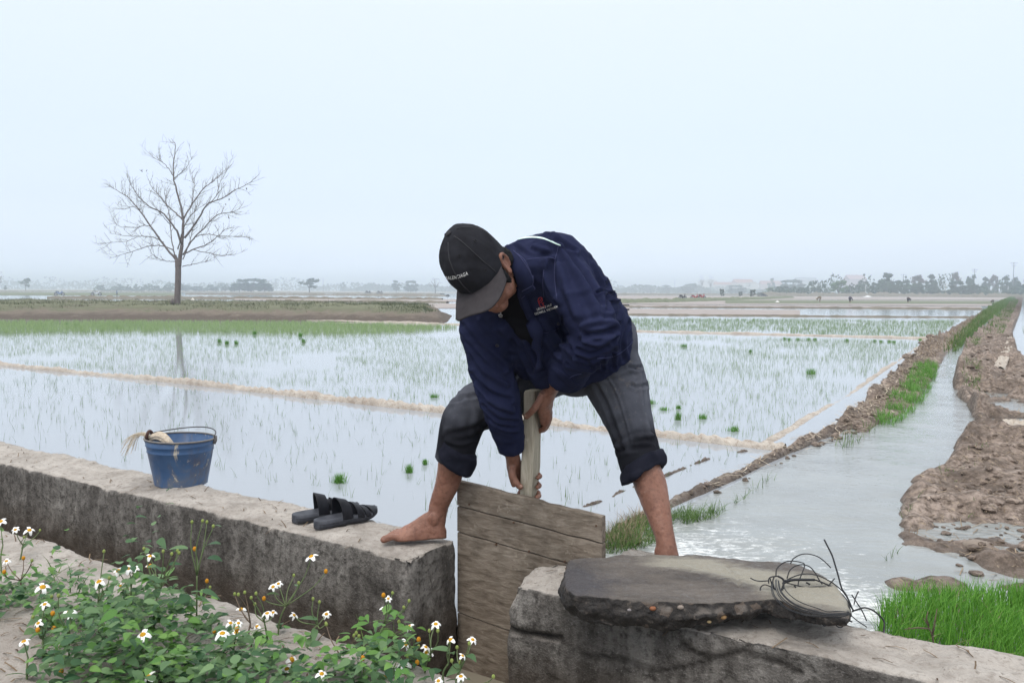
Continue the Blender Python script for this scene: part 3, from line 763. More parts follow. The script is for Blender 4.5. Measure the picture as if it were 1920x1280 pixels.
    J_CR = [  # (pixel line, half width m, amplitude m: + ridge, - groove)
        ([(1046, 462), (1075, 500), (1100, 545), (1125, 590)], .012, .007), ([(1060, 470), (1098, 520), (1128, 568)], .010, -.006),
        ([(1050, 500), (1062, 545), (1080, 590)], .012, .006), ([(1036, 490), (1034, 520), (1040, 550)], .010, -.007), ([(1022, 490), (1030, 530), (1048, 565)], .010, .005),
        ([(1030, 440), (1050, 455), (1075, 470)], .008, -.008), ([(1000, 462), (1030, 470)], .008, .004), ([(965, 462), (995, 480), (1030, 478)], .008, -.003),
        ([(1156, 618), (1125, 625), (1098, 628)], .008, -.010), ([(1154, 604), (1120, 602), (1090, 612)], .009, .007), ([(1148, 632), (1120, 645), (1095, 640)], .008, .007), ([(1140, 650), (1112, 662), (1085, 655)], .007, -.007),
        ([(1128, 668), (1105, 680), (1080, 672)], .007, .005), ([(1108, 690), (1085, 690), (1065, 682)], .006, -.005),
        ([(1150, 520), (1135, 545), (1140, 580)], .010, -.006), ([(1110, 492), (1125, 520), (1145, 560)], .010, .005), ([(1178, 555), (1150, 552), (1120, 548)], .0045, -.010), ([(1172, 565), (1140, 562)], .006, .006),
        ([(1180, 600), (1165, 640), (1170, 685)], .009, -.006), ([(1165, 580), (1155, 630), (1150, 680)], .009, .005), ([(1150, 690), (1148, 670), (1152, 650)], .006, -.005), ([(1130, 690), (1128, 672)], .006, -.005), ([(1110, 690), (1106, 678)], .005, -.004),
        ([(865, 610), (900, 650), (945, 690)], .010, -.005), ([(875, 650), (905, 690), (950, 720)], .010, .005), ([(885, 700), (915, 735), (955, 750)], .009, -.006), ([(895, 720), (925, 755), (962, 770)], .009, .006), ([(908, 760), (935, 785), (965, 790)], .008, -.005), ([(920, 790), (945, 805), (970, 806)], .007, .004),
        ([(960, 640), (985, 670), (1000, 700)], .010, -.006), ([(1000, 610), (1030, 650), (1050, 672)], .010, .005), ([(1030, 600), (1060, 640), (1075, 660)], .010, -.006), ([(900, 600), (935, 640), (960, 660)], .010, .004), ([(985, 640), (1010, 690)], .008, .006)]
    h += creases(V, jb, J_CR)
    ridg = np.abs(vnoise(V*np.array([13, 13, 30])))*.004+(.5-np.abs(fbm(V*np.array([1, 1, 1.6]), 15, 2)))*.0055+(.4-np.abs(fbm(V*np.array([1, 1, 1.4]), 34, 2)))*.0016
    V = V+Nn*(h+ridg-.001)[:, None]; set_verts(me, V)
    M_JK = NM('navy_twill', .9, .06)
    cc = M_JK.ramp(M_JK.noise(6, 5, .6), [(.3, (.0120, .0150, .040)), (.7, (.0225, .0270, .064))]); cc = M_JK.mix(M_JK.ramp(M_JK.noise(60, 4, .7), [(.55, 0), (.75, .35)]), cc, (.028, .032, .075))
    M_JK.color(cc); M_JK.bump(M_JK.noise(320, 3, .6, M_JK.coord((1, 1, .5))), .35, .0012)
    jk = put('jacket', me, M_JK.m); jb = BV(me)
    def patch(name, edgeA, edgeB, off, thick, mat, parent, nu=26, nv=10, bvh=None, bulge=0.0, curl=0.0):
        a = catmull(edgeA, nu); b = catmull(edgeB, nu); bvh = bvh or jb; G = np.full((nu, nv, 3), np.nan); NNs = np.zeros((nu, nv, 3))
        for i in range(nu):
            for j in range(nv):
                t = j/(nv-1); q = a[i]*(1-t)+b[i]*t; hh = cast(bvh, q[0], q[1], 0)
                if hh: G[i, j] = hh[0]; NNs[i, j] = hh[1]
        good = ~np.isnan(G[..., 0])
        if not good.any(): return None
        from itertools import product
        gi = np.argwhere(good)
        for i, j in product(range(nu), range(nv)):
            if not good[i, j]:
                k = gi[np.argmin(((gi-[i, j])**2).sum(1))]; G[i, j] = G[tuple(k)]; NNs[i, j] = NNs[tuple(k)]
        for _ in range(3):
            K = G.copy(); K[1:-1, 1:-1] = (G[:-2, 1:-1]+G[2:, 1:-1]+G[1:-1, :-2]+G[1:-1, 2:])/4; G = K
            K = NNs.copy(); K[1:-1, 1:-1] = (NNs[:-2, 1:-1]+NNs[2:, 1:-1]+NNs[1:-1, :-2]+NNs[1:-1, 2:])/4; NNs = K/np.maximum(np.linalg.norm(K, axis=2, keepdims=True), 1e-6)
        tt = np.linspace(0, 1, nv)[None, :, None]; ss = np.linspace(0, 1, nu)[:, None, None]
        T = G+NNs*(off+bulge*4*tt*(1-tt)+curl*tt**2)
        m_ = MB(); rings = [[tuple(x) for x in T[i]]+[tuple(x) for x in (T[i]-NNs[i]*thick)[::-1]] for i in range(nu)]
        m_.loft(rings); return put(name, m_.mesh(name), mat, parent)
    M_BLACK = plain('black_knit', (.006, .006, .008), .95, .1)
    sw = patch('undershirt', [(934, 515), (930, 555), (940, 588), (966, 620), (997, 648)], [(972, 520), (982, 560), (998, 598), (1005, 628), (1004, 650)], .011, .006, M_BLACK, root, 30, 14)
    M_OR = plain('orange_knit', (.50, .13, .03), .9, .1)
    # orange neckband that shows between jaw and collar
    nbm = MB(); e = [A(957, 524, 2.44), A(958.5, 533, 2.435), A(957.5, 542, 2.43), A(954, 549, 2.43)]
    nbm.tube([tuple(x) for x in catmull(e, 20)], [(.007, .004)]*20, 10); put('neckband', nbm.mesh('neckband'), M_OR)
    M_JK2 = M_JK.m
    cb_o = patch('collar', [(955, 470), (958, 485), (963, 507), (969, 530), (977, 550)], [(962, 468), (977, 480), (990, 500), (1000, 520), (1006, 532)], .020, .006, M_JK2, jk, 30, 12, bulge=.010, curl=.004)
    patch('lapel', [(966, 530), (972, 550), (980, 570), (992, 600), (1000, 640), (1004, 690)], [(985, 545), (990, 560), (1002, 586), (1012, 605), (1016, 640), (1016, 690)], .017, .006, M_JK2, jk, 30, 8, bulge=.005, curl=-.006)
    patch('pocket_flap', [(1006, 598), (1020, 595), (1038, 592), (1054, 589)], [(1010, 622), (1024, 622), (1042, 617), (1056, 606)], .004, .003, M_JK2, jk, 20, 10, bulge=.002, curl=.002)
    M_REF = plain('reflective_piping', (.62, .80, .76), .35, .6)
    patch('piping', [(934, 460), (955, 452), (980, 445.5), (1003, 443.8), (1022, 447), (1038, 453.5), (1051, 459)], [(934, 463), (955, 455), (980, 448), (1003, 446.6), (1022, 449.8), (1038, 456.3), (1051, 461)], .002, .002, M_REF, jk, 40, 4)
    patch('cuff', [(1034, 690), (1046, 702), (1060, 716), (1075, 728)], [(1041, 684), (1055, 695), (1070, 709), (1086, 720)], .0035, .004, M_JK2, jk, 20, 6)
    sl = MB()
    for pix in ([(958, 489), (985, 487), (1012, 483.5), (1034, 483), (1041, 486)], [(1047, 462), (1044, 475), (1041, 486), (1040, 520), (1044, 560)], [(964, 472), (979, 487), (991, 504), (1001, 522), (1006, 531), (994, 541), (979, 548)], [(1020, 505), (1018, 530), (1020, 556)], [(1179, 556), (1160, 553), (1140, 551)], [(1186, 640), (1172, 655), (1150, 668), (1120, 672)], [(1000, 625), (1008, 660), (1010, 690)], [(1010, 624), (1026, 623.5), (1043, 618), (1056, 607)], [(1062, 712), (1075, 704), (1090, 700)]):
        pts = cast_line(jb, pix, 26, .0006 if pix[0][0] != 964 else .026)
        if len(pts) > 3: sl.tube(pts, .0011, 5)
    if cb_o:
        cbv = BV(cb_o.data); pts = cast_line(cbv, [(963, 470), (976, 483), (988, 500), (998, 519), (1003, 530), (993, 538), (979, 546)], 30, .0008)
        if len(pts) > 4: sl.tube(pts, .0013, 5)
    put('seam', sl.mesh('seam'), plain('navy_stitching', (.06, .066, .14), .9, .05), jk)
    M_BT = plain('button', (.012, .012, .02), .4, .5)
    for x, y in ((1046, 604), (932, 645)):
        hh = cast(jb, x, y, .008); bt = MB()
        if hh:
            a = hh[1].orthogonal().normalized(); b = hh[1].cross(a); ell(bt, hh[0], a*.0062, b*.0062, hh[1]*.002, 12, 6)
            put('button', bt.mesh('button'), M_BT, jk)
    # company emblem and name on the chest
    tm = lettering('LEONG HUP', jb, (1007, 581.5), (29, -9.5), (-.28, -1), 5.6, .0025, 0, .016, 1.05); put('lettering', tm, M_THREAD, jk, False)
    tm = lettering('FEEDMILL VIETNAM', jb, (1000, 590.8), (47, -15), (-.28, -1), 5.6, .0025, 0, .016, 1.05); put('lettering', tm, M_THREAD, jk, False)
    em = MB(); M_RED = plain('red_thread', (.42, .04, .05), .7)
    def stroke(pix, r=.0012, n=18, close=False):
        pts = cast_line(jb, pix, n, .003); em.tube(pts, r, 6)
    stroke([(1009, 561), (1011, 557.5), (1015, 556.5), (1017, 560), (1015.5, 565), (1011.5, 566.5), (1009, 563.5), (1009.5, 560)])
    stroke([(1016.5, 558), (1013, 562), (1010, 566), (1012, 571), (1014, 574.5), (1018, 573.5)])
    stroke([(1016, 568.5), (1019.5, 566.5), (1017.5, 569), (1020.5, 573), (1020, 576)])
    put('emblem', em.mesh('emblem'), M_RED, jk)
    # zip pull of the undershirt
    zp = MB(); sb = BV(sw.data) if sw else jb
    z1 = cast(sb, 940, 575, .006); z2 = cast(sb, 939, 588, .008)
    if z1 and z2:
        zp.tube([z1[0], z2[0]], [(.0028, .0012)]*2, 8); a = (z2[0]-z1[0]).normalized(); bb = a.cross(z2[1]).normalized()
        zp.tube([z2[0]+(a*math.cos(t)+bb*math.sin(t))*.0055 for t in (2*math.pi*k/14 for k in range(14))], .0016, 6, close=True)
        put('zip_pull', zp.mesh('zip_pull'), plain('zinc', (.45, .45, .46), .35, .5, .8), root)
    # ---------------------------------------------------------------- trousers
    tr = MB()
    pel = [(1092, 640, 2.88, .165, .11), (1105, 658, 2.92, .18, .125), (1112, 680, 2.95, .172, .125), (1105, 702, 2.97, .12, .10)]
    sT = np.array([.86, -.30, .30]); bT = np.array([.1, .75, .6]); sT /= np.linalg.norm(sT); bT -= sT*(bT@sT); bT /= np.linalg.norm(bT)
    tr.loft([ering(A(*p[:3]), p[3], p[4], p[4], sT, bT, 32) for p in pel])
    limb(tr, [(1085, 668, 2.99, .108), (1030, 690, 2.97, .108), (965, 725, 2.92, .102), (905, 757, 2.85, .089), (876, 780, 2.81, .076), (864, 808, 2.815, .073), (857, 840, 2.83, .071), (853, 862, 2.84, .070)], 28, 60)
    limb(tr, [(1125, 650, 2.91, .115), (1143, 690, 2.885, .112), (1165, 745, 2.84, .098), (1184, 805, 2.775, .080), (1196, 845, 2.745, .074), (1205, 878, 2.72, .072)], 28, 60)
    ell(tr, A(1150, 628, 2.93), S*.085, B*.06, np.cross(S, B)*.08)
    me = remesh(tr.mesh('t'), .0055, 'trousers', 5, .5); V = verts(me); Nn = normals(me); tb = BV(me)
    h = fbm(V, 8, 3)*.005 + creases(V, tb, [
        ([(1130, 690), (1160, 745), (1185, 830)], .004, .0035), ([(1110, 705), (1140, 770), (1165, 840)], .010, -.005), ([(1200, 690), (1205, 760), (1222, 820)], .010, .004), ([(1215, 680), (1195, 690), (1180, 688)], .007, -.006), ([(1218, 720), (1200, 725), (1185, 722)], .007, -.004),
        ([(1150, 850), (1180, 840), (1220, 838)], .008, -.005), ([(1155, 835), (1190, 820), (1225, 815)], .008, .005), ([(1120, 700), (1150, 710), (1190, 700)], .009, -.004),
        ([(850, 752), (880, 745), (920, 735)], .008, -.004), ([(842, 812), (880, 805), (935, 775)], .010, -.004), ([(838, 826), (870, 832), (915, 812)], .009, .004), ([(880, 720), (905, 755), (905, 800)], .010, -.003), ([(862, 735), (890, 770), (885, 815)], .010, .003),
        ([(985, 690), (965, 705), (950, 735)], .008, -.006)])
    set_verts(me, V+Nn*(h+np.abs(vnoise(V*17))*.003)[:, None])
    def kneeD(): 
        k1, k2 = A(880, 825, 2.82), A(1190, 872, 2.74); V = verts(me)
        return np.minimum(np.linalg.norm(V-k1, axis=1), np.linalg.norm(V-k2, axis=1)+.02)
    add_attr(me, 'wet', np.clip((1.22-kneeD()/.15+fbm(verts(me), 11, 4)*.32)*1.9, 0, 1))
    M_TR = NM('grey_trousers', .9, .06); c1 = M_TR.ramp(M_TR.noise(9, 6, .65), [(.3, (.060, .064, .080)), (.7, (.095, .100, .120))])
    c1 = M_TR.mix(M_TR.ramp(M_TR.noise(90, 3, .7), [(.62, 0), (.72, .4)]), c1, (.2, .2, .2)); c1 = M_TR.mix(M_TR.ramp(M_TR.noise(17, 7, .72), [(.60, 0), (.70, .5)]), c1, (.17, .15, .13)); M_TR.color(M_TR.mix(M_TR.attr('wet'), c1, (.014, .0145, .019)))
    M_TR.bump(M_TR.noise(300, 3, .6), .35, .0012)
    trs = put('trousers', me, M_TR.m)
    # rolled cuffs
    M_CUFF = varied('dark_rolled_cuff', (.009, .010, .018), (.018, .019, .030), 20, .85, .08, .4, 300, .001)
    def roll(top, bot, r0, r1, th, tilt):
        c0, c1 = A(*top), A(*bot); ax = c1-c0; ax /= np.linalg.norm(ax); ax = ax+np.array(tilt); ax /= np.linalg.norm(ax)
        a = np.cross(ax, [0, 1, .2]); a /= np.linalg.norm(a); b = np.cross(ax, a); m_ = MB(); n = 44; Lh = np.linalg.norm(c1-c0)
        prof = [(-.5, .00), (-.44, .8), (-.2, 1.0), (.1, 1.0), (.38, .95), (.5, .6), (.5, .1), (.3, -.2)]
        rings = []
        for t, o in prof:
            ring = []
            for k in range(n):
                q = 2*math.pi*k/n; r = r0+(r1-r0)*(t+.5)+o*th
                cc = c0*(.5-t)+c1*(.5+t)
                ring.append(tuple(cc+(a*math.cos(q)+b*math.sin(q))*r*(1+.02*math.sin(3*q))))
            rings.append(ring)
        m_.loft(rings); me = remesh(m_.mesh('r'), .0045, 'rolled_cuff', 3); V = verts(me); Nn = normals(me)
        ang = np.arctan2((V-c0)@b, (V-c0)@a); tt = (V-c0)@ax
        hh = fbm(V, 13, 3)*.009+.0022*np.sin(ang*2+tt*60)+.003*np.abs(vnoise(np.stack([ang*2.2, tt*45, ang*0], 1)))-.002
        set_verts(me, V+Nn*hh[:, None]); put('rolled_cuff', me, M_CUFF, trs)
    roll((862, 830, 2.825), (851, 868, 2.845), .066, .065, .017, (-.45, 0, 0))
    roll((1200, 864, 2.728), (1207, 894, 2.708), .072, .070, .016, (.30, 0, 0))
man()
# ================================================================== THINGS BY THE GATE
def wood_mat(name, c1, c2, c3, axis, fine=1.0):
    x = NM(name, .85, .2); sc = [34, 34, 34]; sc = {'u': (15, 60, 60), 'z': (60, 60, 7)}[axis]
    rz = -math.atan2(U.y, U.x) if axis == 'u' else 0
    mp = x.n('ShaderNodeMapping'); mp.vector_type = 'POINT'
    x.l(x.tc.outputs['Object'], mp.inputs[0]); mp.inputs['Rotation'].default_value = (0, 0, rz)
    mp2 = x.n('ShaderNodeMapping'); x.l(mp.outputs[0], mp2.inputs[0]); mp2.inputs['Scale'].default_value = tuple(q/10 for q in sc)
    g = x.noise(9, 8, .68, mp2.outputs[0], .5); b = x.noise(5, 6, .6)
    c = x.ramp(g, [(.32, c1), (.5, c2), (.68, c3)])
    c = x.mix(x.ramp(b, [(.48, 0), (.68, .7)]), c, tuple(q*.55 for q in c1))
    c = x.mix(x.ramp(x.noise(28, 4, .7), [(.62, 0), (.72, .5)]), c, tuple(min(1, q*1.35) for q in c3))
    x.color(c); x.bump(g, .7, .006); return x
def gate():
    base = W(up(P(990, 940, 2.65))[0], P_BACK+.03, -.3)
    root = tag(empty('sluice_gate', base), 'weathered plank sluice gate with upright handle held by the man', 'gate')
    def put(name, mb, m, par=root):
        o = link(name, mb, par, m); o.matrix_parent_inverse = Matrix.Translation(-base) if par is root else Matrix.Identity(4); return o
    pb = P_BACK+.02; pl = W(0, pb)
    tl, tr_ = PP(857, 900.5, pl, N), PP(1128, 969, pl, N); bl = Vector((tl.x, tl.y, -.3)); br = Vector((tr_.x, tr_.y, -.3))
    # plank joints, measured on the photograph
    seams = [((857, 900.5), (1128, 969)), ((857, 947.5), (1128, 1019)), ((857, 996.5), (1128, 1075)), ((857, 1147), (1128, 1245))]
    L = [(PP(*a, pl, N), PP(*b, pl, N)) for a, b in seams]+[(bl, br)]
    mb = MB(); th = .028; ns = 60
    for i in range(len(L)-1):
        (a0, b0), (a1, b1) = L[i], L[i+1]
        gap = .0022; rings = []
        for k in range(ns+1):
            t = k/ns; a = a0*(1-t)+b0*t; b = a1*(1-t)+b1*t
            wob = vnoise(np.array([[t*9, i*7.7, 0]]))[0]*.0022; wob2 = vnoise(np.array([[t*9, i*7.7+7.7, 0]]))[0]*.0022
            a = a+Vector((0, 0, -gap*(i > 0)+wob*(i > 0)-(.006*max(0, vnoise(np.array([[t*14, 3.3, 9]]))[0]) if i == 0 else 0))); b = b+Vector((0, 0, gap*(i < 3)+wob2*(i < 3)))
            e = .003; f = N*(i*.0012)
            rings.append([a+f+Vector((0, 0, -e)), a+f+N*e, a+N*(th-e)+f, a+N*th+f+Vector((0, 0, -e)), b+N*th+f, b+f+Vector((0, 0, e*.3))])
        mb.loft(rings)
    me = mb.mesh('panel'); 
    wm = wood_mat('wet_grey_planks', (.110, .088, .068), (.210, .173, .138), (.32, .278, .23), 'u')
    put('panel', me, wm.m)
    # dark sheet added behind the planks, stands in for shade in the joints
    mb = MB(); mb.box((tl+br)/2+N*(th+.006)+Vector((0, 0, -.012)), (tr_-tl)*.5*.985, N*.004, Vector((0, 0, (tl.z-bl.z)/2-.03)))
    put('joint_shade_sheet', mb.mesh('backing'), plain('dark_backing', (.03, .024, .02), .9))
    # nails along the joints
    M_NL = plain('rusty_nail', (.10, .055, .035), .6)
    for (x, y) in ((963, 979), (992, 1033), (1059, 1052), (1118, 985), (880, 945), (930, 1020)):
        c = PP(x, y, pl, N); m_ = MB(); m_.tube([c+N*.004, c-N*.002], .0035, 10); put('nail', m_.mesh('nail'), M_NL)
    # the handle, nailed to the back
    hp = W(0, pb+th+.012); ft = PP(976, 742, hp, N); 
    mb = MB(); hw, hd = .046, .034; rings = []
    top = PP(993, 737, hp, N); bot = PP(985, 930, hp, N); ax = (top-bot); bot = bot-ax*.9; n = 46
    ud = (U+N*.15).normalized(); nd = (N-U*.15).normalized()
    for k in range(n+1):
        t = k/n; c = bot*(1-t)+top*t; r = []
        wv = np.array([[t*8, 0, 1.], [t*8, 4, 1.], [t*8, 8, 1.], [t*8, 12, 1.]]); v = vnoise(wv)*.0022
        for (sx_, sy_, i) in ((-1, -1, 0), (1, -1, 1), (1, 1, 2), (-1, 1, 3)):
            wdt = hw*(.5+.03*math.sin(t*5)); q = c+ud*(sx_*wdt*.98+v[i])+nd*(sy_*hd+hd+v[(i+1) % 4])
            e = .005
            if sx_*sy_ > 0: r += [q-ud*(sx_*0)-nd*(sy_*e), q-ud*(sx_*e)]
            else: r += [q-ud*(sx_*e), q-nd*(sy_*e)]
        rings.append(r)
    c = top+Vector((0, 0, .0)); rings.append([(Vector(p)-top)*.86+top+Vector((0, 0, .008))+ud*.002 for p in rings[-1]])
    mb.loft(rings)
    wm2 = wood_mat('bleached_handle_wood', (.25, .22, .165), (.43, .385, .305), (.55, .50, .41), 'z')
    put('handle', mb.mesh('handle'), wm2.m)
gate()

def slab():
    zt, zb = HW+.086, HW+.006
    topo = [(1061, 1056), (1075, 1046), (1120, 1042), (1230, 1040), (1330, 1042), (1420, 1050), (1490, 1058), (1540, 1078), (1572, 1108), (1588, 1140), (1584, 1152), (1555, 1150), (1500, 1138), (1455, 1124), (1410, 1124), (1330, 1127), (1250, 1126), (1180, 1122), (1110, 1117), (1070, 1108), (1057, 1085)]
    c = catmull([tuple(PZ(x, y, zt)) for x, y in topo+topo[:1]], 160)[:-1]
    tip = PZ(1588, 1146, zt); body_c = c.mean(0)
    mb = MB(); top = [tuple(p) for p in c]
    def lower(p, z, inset):
        q = np.array(p); d = body_c-q; d[2] = 0; d /= np.linalg.norm(d)+1e-9; q = q+d*inset; 
        tt = np.clip(1-np.linalg.norm(np.array(p)-np.array(tuple(tip)))/.45, 0, 1)      # thins to the tip
        q[2] = z+(zt-z)*tt*.62; return tuple(q)
    mid = [lower(p, zt-.045, -.012) for p in c]; bot = [lower(p, zb, .012) for p in c]; bot2 = [lower(p, zb, .05) for p in c]
    mb.loft([bot2, bot, mid, [(x, y, z-.004) for x, y, z in top], [tuple(np.array(p)*.985+np.array(body_c)*.015) for p in top]])
    me = remesh(mb.mesh('slab'), .006, 'slab', 3); V = verts(me); Nn = normals(me)
    side = 1-np.clip(Nn[:, 2], 0, 1)
    h = fbm(V, 4, 3)*.006+fbm(V, 18, 4, .62)*(.003+.006*side)-np.clip(vnoise(V*44), 0, 1)*.006*side
    crack = [PZ(x, y, zt) for x, y in ((1365, 1060), (1372, 1075), (1382, 1085), (1385, 1100))]
    h -= .006*np.exp(-(seg_dist(V, crack)/.008)**2)
    for k, (yy) in enumerate((1088, 1097, 1106)):   # trowel lines
        ln = [PZ(x, yy+(x-1100)*.012, zt) for x in range(1120, 1420, 30)]; h -= .0022*np.exp(-(seg_dist(V, ln)/.004)**2)*side.max()
    set_verts(me, V+Nn*h[:, None])
    pale = np.array(tuple(PZ(1390, 1078, zt))); d = V-pale; al = d@np.array(tuple(U)); ac = d@np.array(tuple(N))
    add_attr(me, 'pale', np.exp(-(al/.30)**2-(ac/.085)**2)+.9*np.exp(-(np.linalg.norm(V-np.array(tuple(PZ(1530, 1115, zt))), axis=1)/.13)**2))
    wl = np.array(tuple(PZ(1060, 1085, zt))); add_attr(me, 'wet', np.clip(1.1-np.linalg.norm(V-wl, axis=1)/.22, 0, 1))
    x = NM('broken_slab_concrete', .75, .35); g = x.n('ShaderNodeNewGeometry'); nz = x.sep(g.outputs['Normal'])
    n1 = x.noise(9, 8, .65); n2 = x.noise(48, 6, .7); st = x.noise(12, 7, .66, x.coord((.35, 1, 1), (0, 0, -math.atan2(U.y, U.x))))
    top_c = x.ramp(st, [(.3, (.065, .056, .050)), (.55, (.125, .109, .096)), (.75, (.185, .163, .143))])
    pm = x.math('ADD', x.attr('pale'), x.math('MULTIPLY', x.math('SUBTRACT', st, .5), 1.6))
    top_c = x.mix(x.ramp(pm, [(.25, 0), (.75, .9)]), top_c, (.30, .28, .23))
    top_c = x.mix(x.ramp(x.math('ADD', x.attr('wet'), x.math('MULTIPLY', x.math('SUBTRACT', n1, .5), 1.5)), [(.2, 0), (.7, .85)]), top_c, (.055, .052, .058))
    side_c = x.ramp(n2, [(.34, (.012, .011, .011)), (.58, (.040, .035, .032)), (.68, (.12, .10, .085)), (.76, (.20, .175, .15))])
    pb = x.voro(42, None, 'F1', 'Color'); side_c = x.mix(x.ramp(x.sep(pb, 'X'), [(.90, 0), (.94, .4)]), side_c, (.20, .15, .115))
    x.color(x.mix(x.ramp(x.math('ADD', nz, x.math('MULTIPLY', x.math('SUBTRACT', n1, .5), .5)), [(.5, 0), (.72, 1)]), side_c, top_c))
    x.rough(x.ramp(n2, [(.35, .35), (.6, .85)])); x.bump(x.math('ADD', n2, x.noise(130, 4, .6)), .7, .008)
    o = link('broken_slab', me, None, x.m); smooth(me)
    tag(o, 'broken wet concrete slab lying across the short canal wall', 'slab')
    # pebbles set in its broken edge
    mbb = None
    for (px, py, r, colr) in ((1224, 1140, .006, (.24, .095, .045)), (1276, 1138, .006, (.24, .20, .17)), (1356, 1156, .006, (.36, .22, .10)), (1330, 1165, .004, (.40, .30, .16)), (1180, 1143, .004, (.22, .20, .20))):
        bv = BVHTree.FromPolygons([tuple(v) for v in verts(me)], [tuple(p.vertices) for p in me.polygons]) if mbb is None else mbb; mbb = bv
        oo = CM @ Vector((0, 0, 0)); hh = bv.ray_cast(oo, (P(px, py, 1)-oo).normalized())
        if hh[0] is None: continue
        m_ = MB(); rings = []
        for i in range(1, 8):
            th = math.pi*i/8; rings.append([hh[0]+Vector((math.cos(q)*math.sin(th)*r*1.5, math.sin(q)*math.sin(th)*r, math.cos(th)*r)) for q in (2*math.pi*k/10 for k in range(10))])
        m_.loft(rings); link('pebble', m_.mesh('pebble', True), o, plain('pebble', colr, .6))
    # rusty reinforcing bar along the front
    m_ = MB(); m_.tube([PP(x, y, PZ(1400, 1140, zt-.03), Vector((.1, -1, .35))) for x, y in ((1395, 1141), (1440, 1144), (1490, 1148), (1530, 1153), (1560, 1156))], .0028, 8)
    link('reinforcing_bar', m_.mesh('bar', True), o, plain('rusty_iron', (.10, .04, .03), .8))
slab()

def wire():
    ctr = PZ(1500, 1095, HW+.10)
    M_W = plain('black_wire', (.012, .013, .016), .45, .4)
    mb = MB(); pl_n = Vector((.15, -1, .55))
    def crv(pix, r=.0016, n=40, off=0.0, zlay=None):
        if zlay is not None:
            mb.tube([tuple(p) for p in catmull([tuple(PZ(x, y, zlay)) for x, y in pix], n)], r, 6); return
        pts = [PP(x, y, ctr+Vector((0, off, 0)), pl_n) for x, y in pix]; mb.tube([tuple(p) for p in catmull(pts, n)], r, 6)
    q = lambda zx, zy: (1400+zx*280/1629, 990+zy*220/1280)     # read off the enlarged photograph
    Q = lambda *a: [q(*p) for p in a]
    crv(Q((318, 530), (330, 440), (400, 375), (490, 355), (590, 370), (632, 400), (600, 500), (570, 570), (560, 625)))
    crv(Q((478, 385), (510, 330), (590, 285), (680, 280), (780, 310), (860, 370), (918, 430)))
    crv(Q((440, 545), (470, 460), (530, 410), (610, 395), (690, 420), (750, 490), (790, 560), (825, 610)))
    crv(Q((410, 580), (470, 545), (560, 510), (650, 495), (760, 510), (860, 550), (960, 610), (1050, 690), (1110, 780), (1150, 880)))
    crv(Q((405, 600), (520, 560), (640, 555), (740, 560), (850, 600), (950, 650), (1040, 720), (1110, 810), (1170, 900)), .0022)
    crv(Q((420, 590), (520, 615), (640, 640), (760, 635), (880, 640), (960, 680), (1020, 740), (1090, 790)))
    crv(Q((240, 600), (245, 545), (290, 525), (360, 525), (400, 570), (405, 640), (390, 660)), .0018)
    crv(Q((255, 545), (280, 620), (310, 660)), .0018); crv(Q((300, 525), (285, 580), (300, 650), (320, 670)), .0018)
    crv(Q((40, 540), (90, 565), (150, 575), (240, 570)))
    crv(Q((310, 665), (250, 630), (190, 615), (150, 650), (160, 710), (210, 740), (270, 745), (330, 730)))
    crv(Q((845, 120), (880, 190), (930, 290), (965, 400), (1000, 520), (1020, 600), (1040, 660)), .0022); crv(Q((1040, 660), (1090, 730), (1140, 840), (1160, 900)))
    zs = HW+.088+.012
    for k in range(7):      # the thick bundle
        a = (k-3)*(11+3*math.sin(k*2.3)); crv(Q((325+a*1.5, 555+abs(a)*.9), (332+a*1.9, 650), (372+a*2.2, 735-a*.4), (472+a*1.9, 826-a*1.0), (600+a*1.2, 884-a*1.3), (740+a*.6, 918-a*1.2), (880, 940-a*.8), (1000, 940-a*.9), (1120, 930-a*.4)), 0.00115, 40, 0, zs+(k % 3)*.005+(k*7 % 5)*.003)
    crv(Q((340, 520), (400, 560), (395, 640), (360, 700)), .003); crv(Q((420, 575), (520, 560), (650, 560), (740, 560)), .004, 30)
    crv(Q((900, 950), (1000, 990), (1060, 970), (1130, 940)), .003); crv(Q((885, 640), (920, 590), (960, 545))); crv(Q((920, 900), (990, 800), (1050, 720)), .0016)
    crv(Q((1145, 720), (1190, 790), (1260, 900), (1310, 1010))); crv(Q((1220, 685), (1190, 750), (1170, 830))); crv(Q((1150, 905), (1220, 880), (1290, 865), (1370, 890), (1450, 950), (1500, 1020), (1495, 1120), (1480, 1210)), .0024)
    crv(Q((1130, 940), (1200, 1000), (1310, 1075))); crv(Q((950, 1010), (990, 1070), (1040, 1075), (1045, 1040), (1000, 1010)))
    crv(Q((1060, 985), (1110, 1005), (1150, 1018)), .0022); crv(Q((810, 840), (815, 890), (812, 920))); crv(Q((820, 1000), (840, 1060), (870, 1050), (890, 1000))); crv(Q((650, 590), (690, 610)), .0026); crv(Q((520, 620), (535, 645)), .0022)
    o = mb.build('wire_coil', M_W, None, True); tag(o, 'tangled coil of black wire on the slab tip', 'wire')
wire()

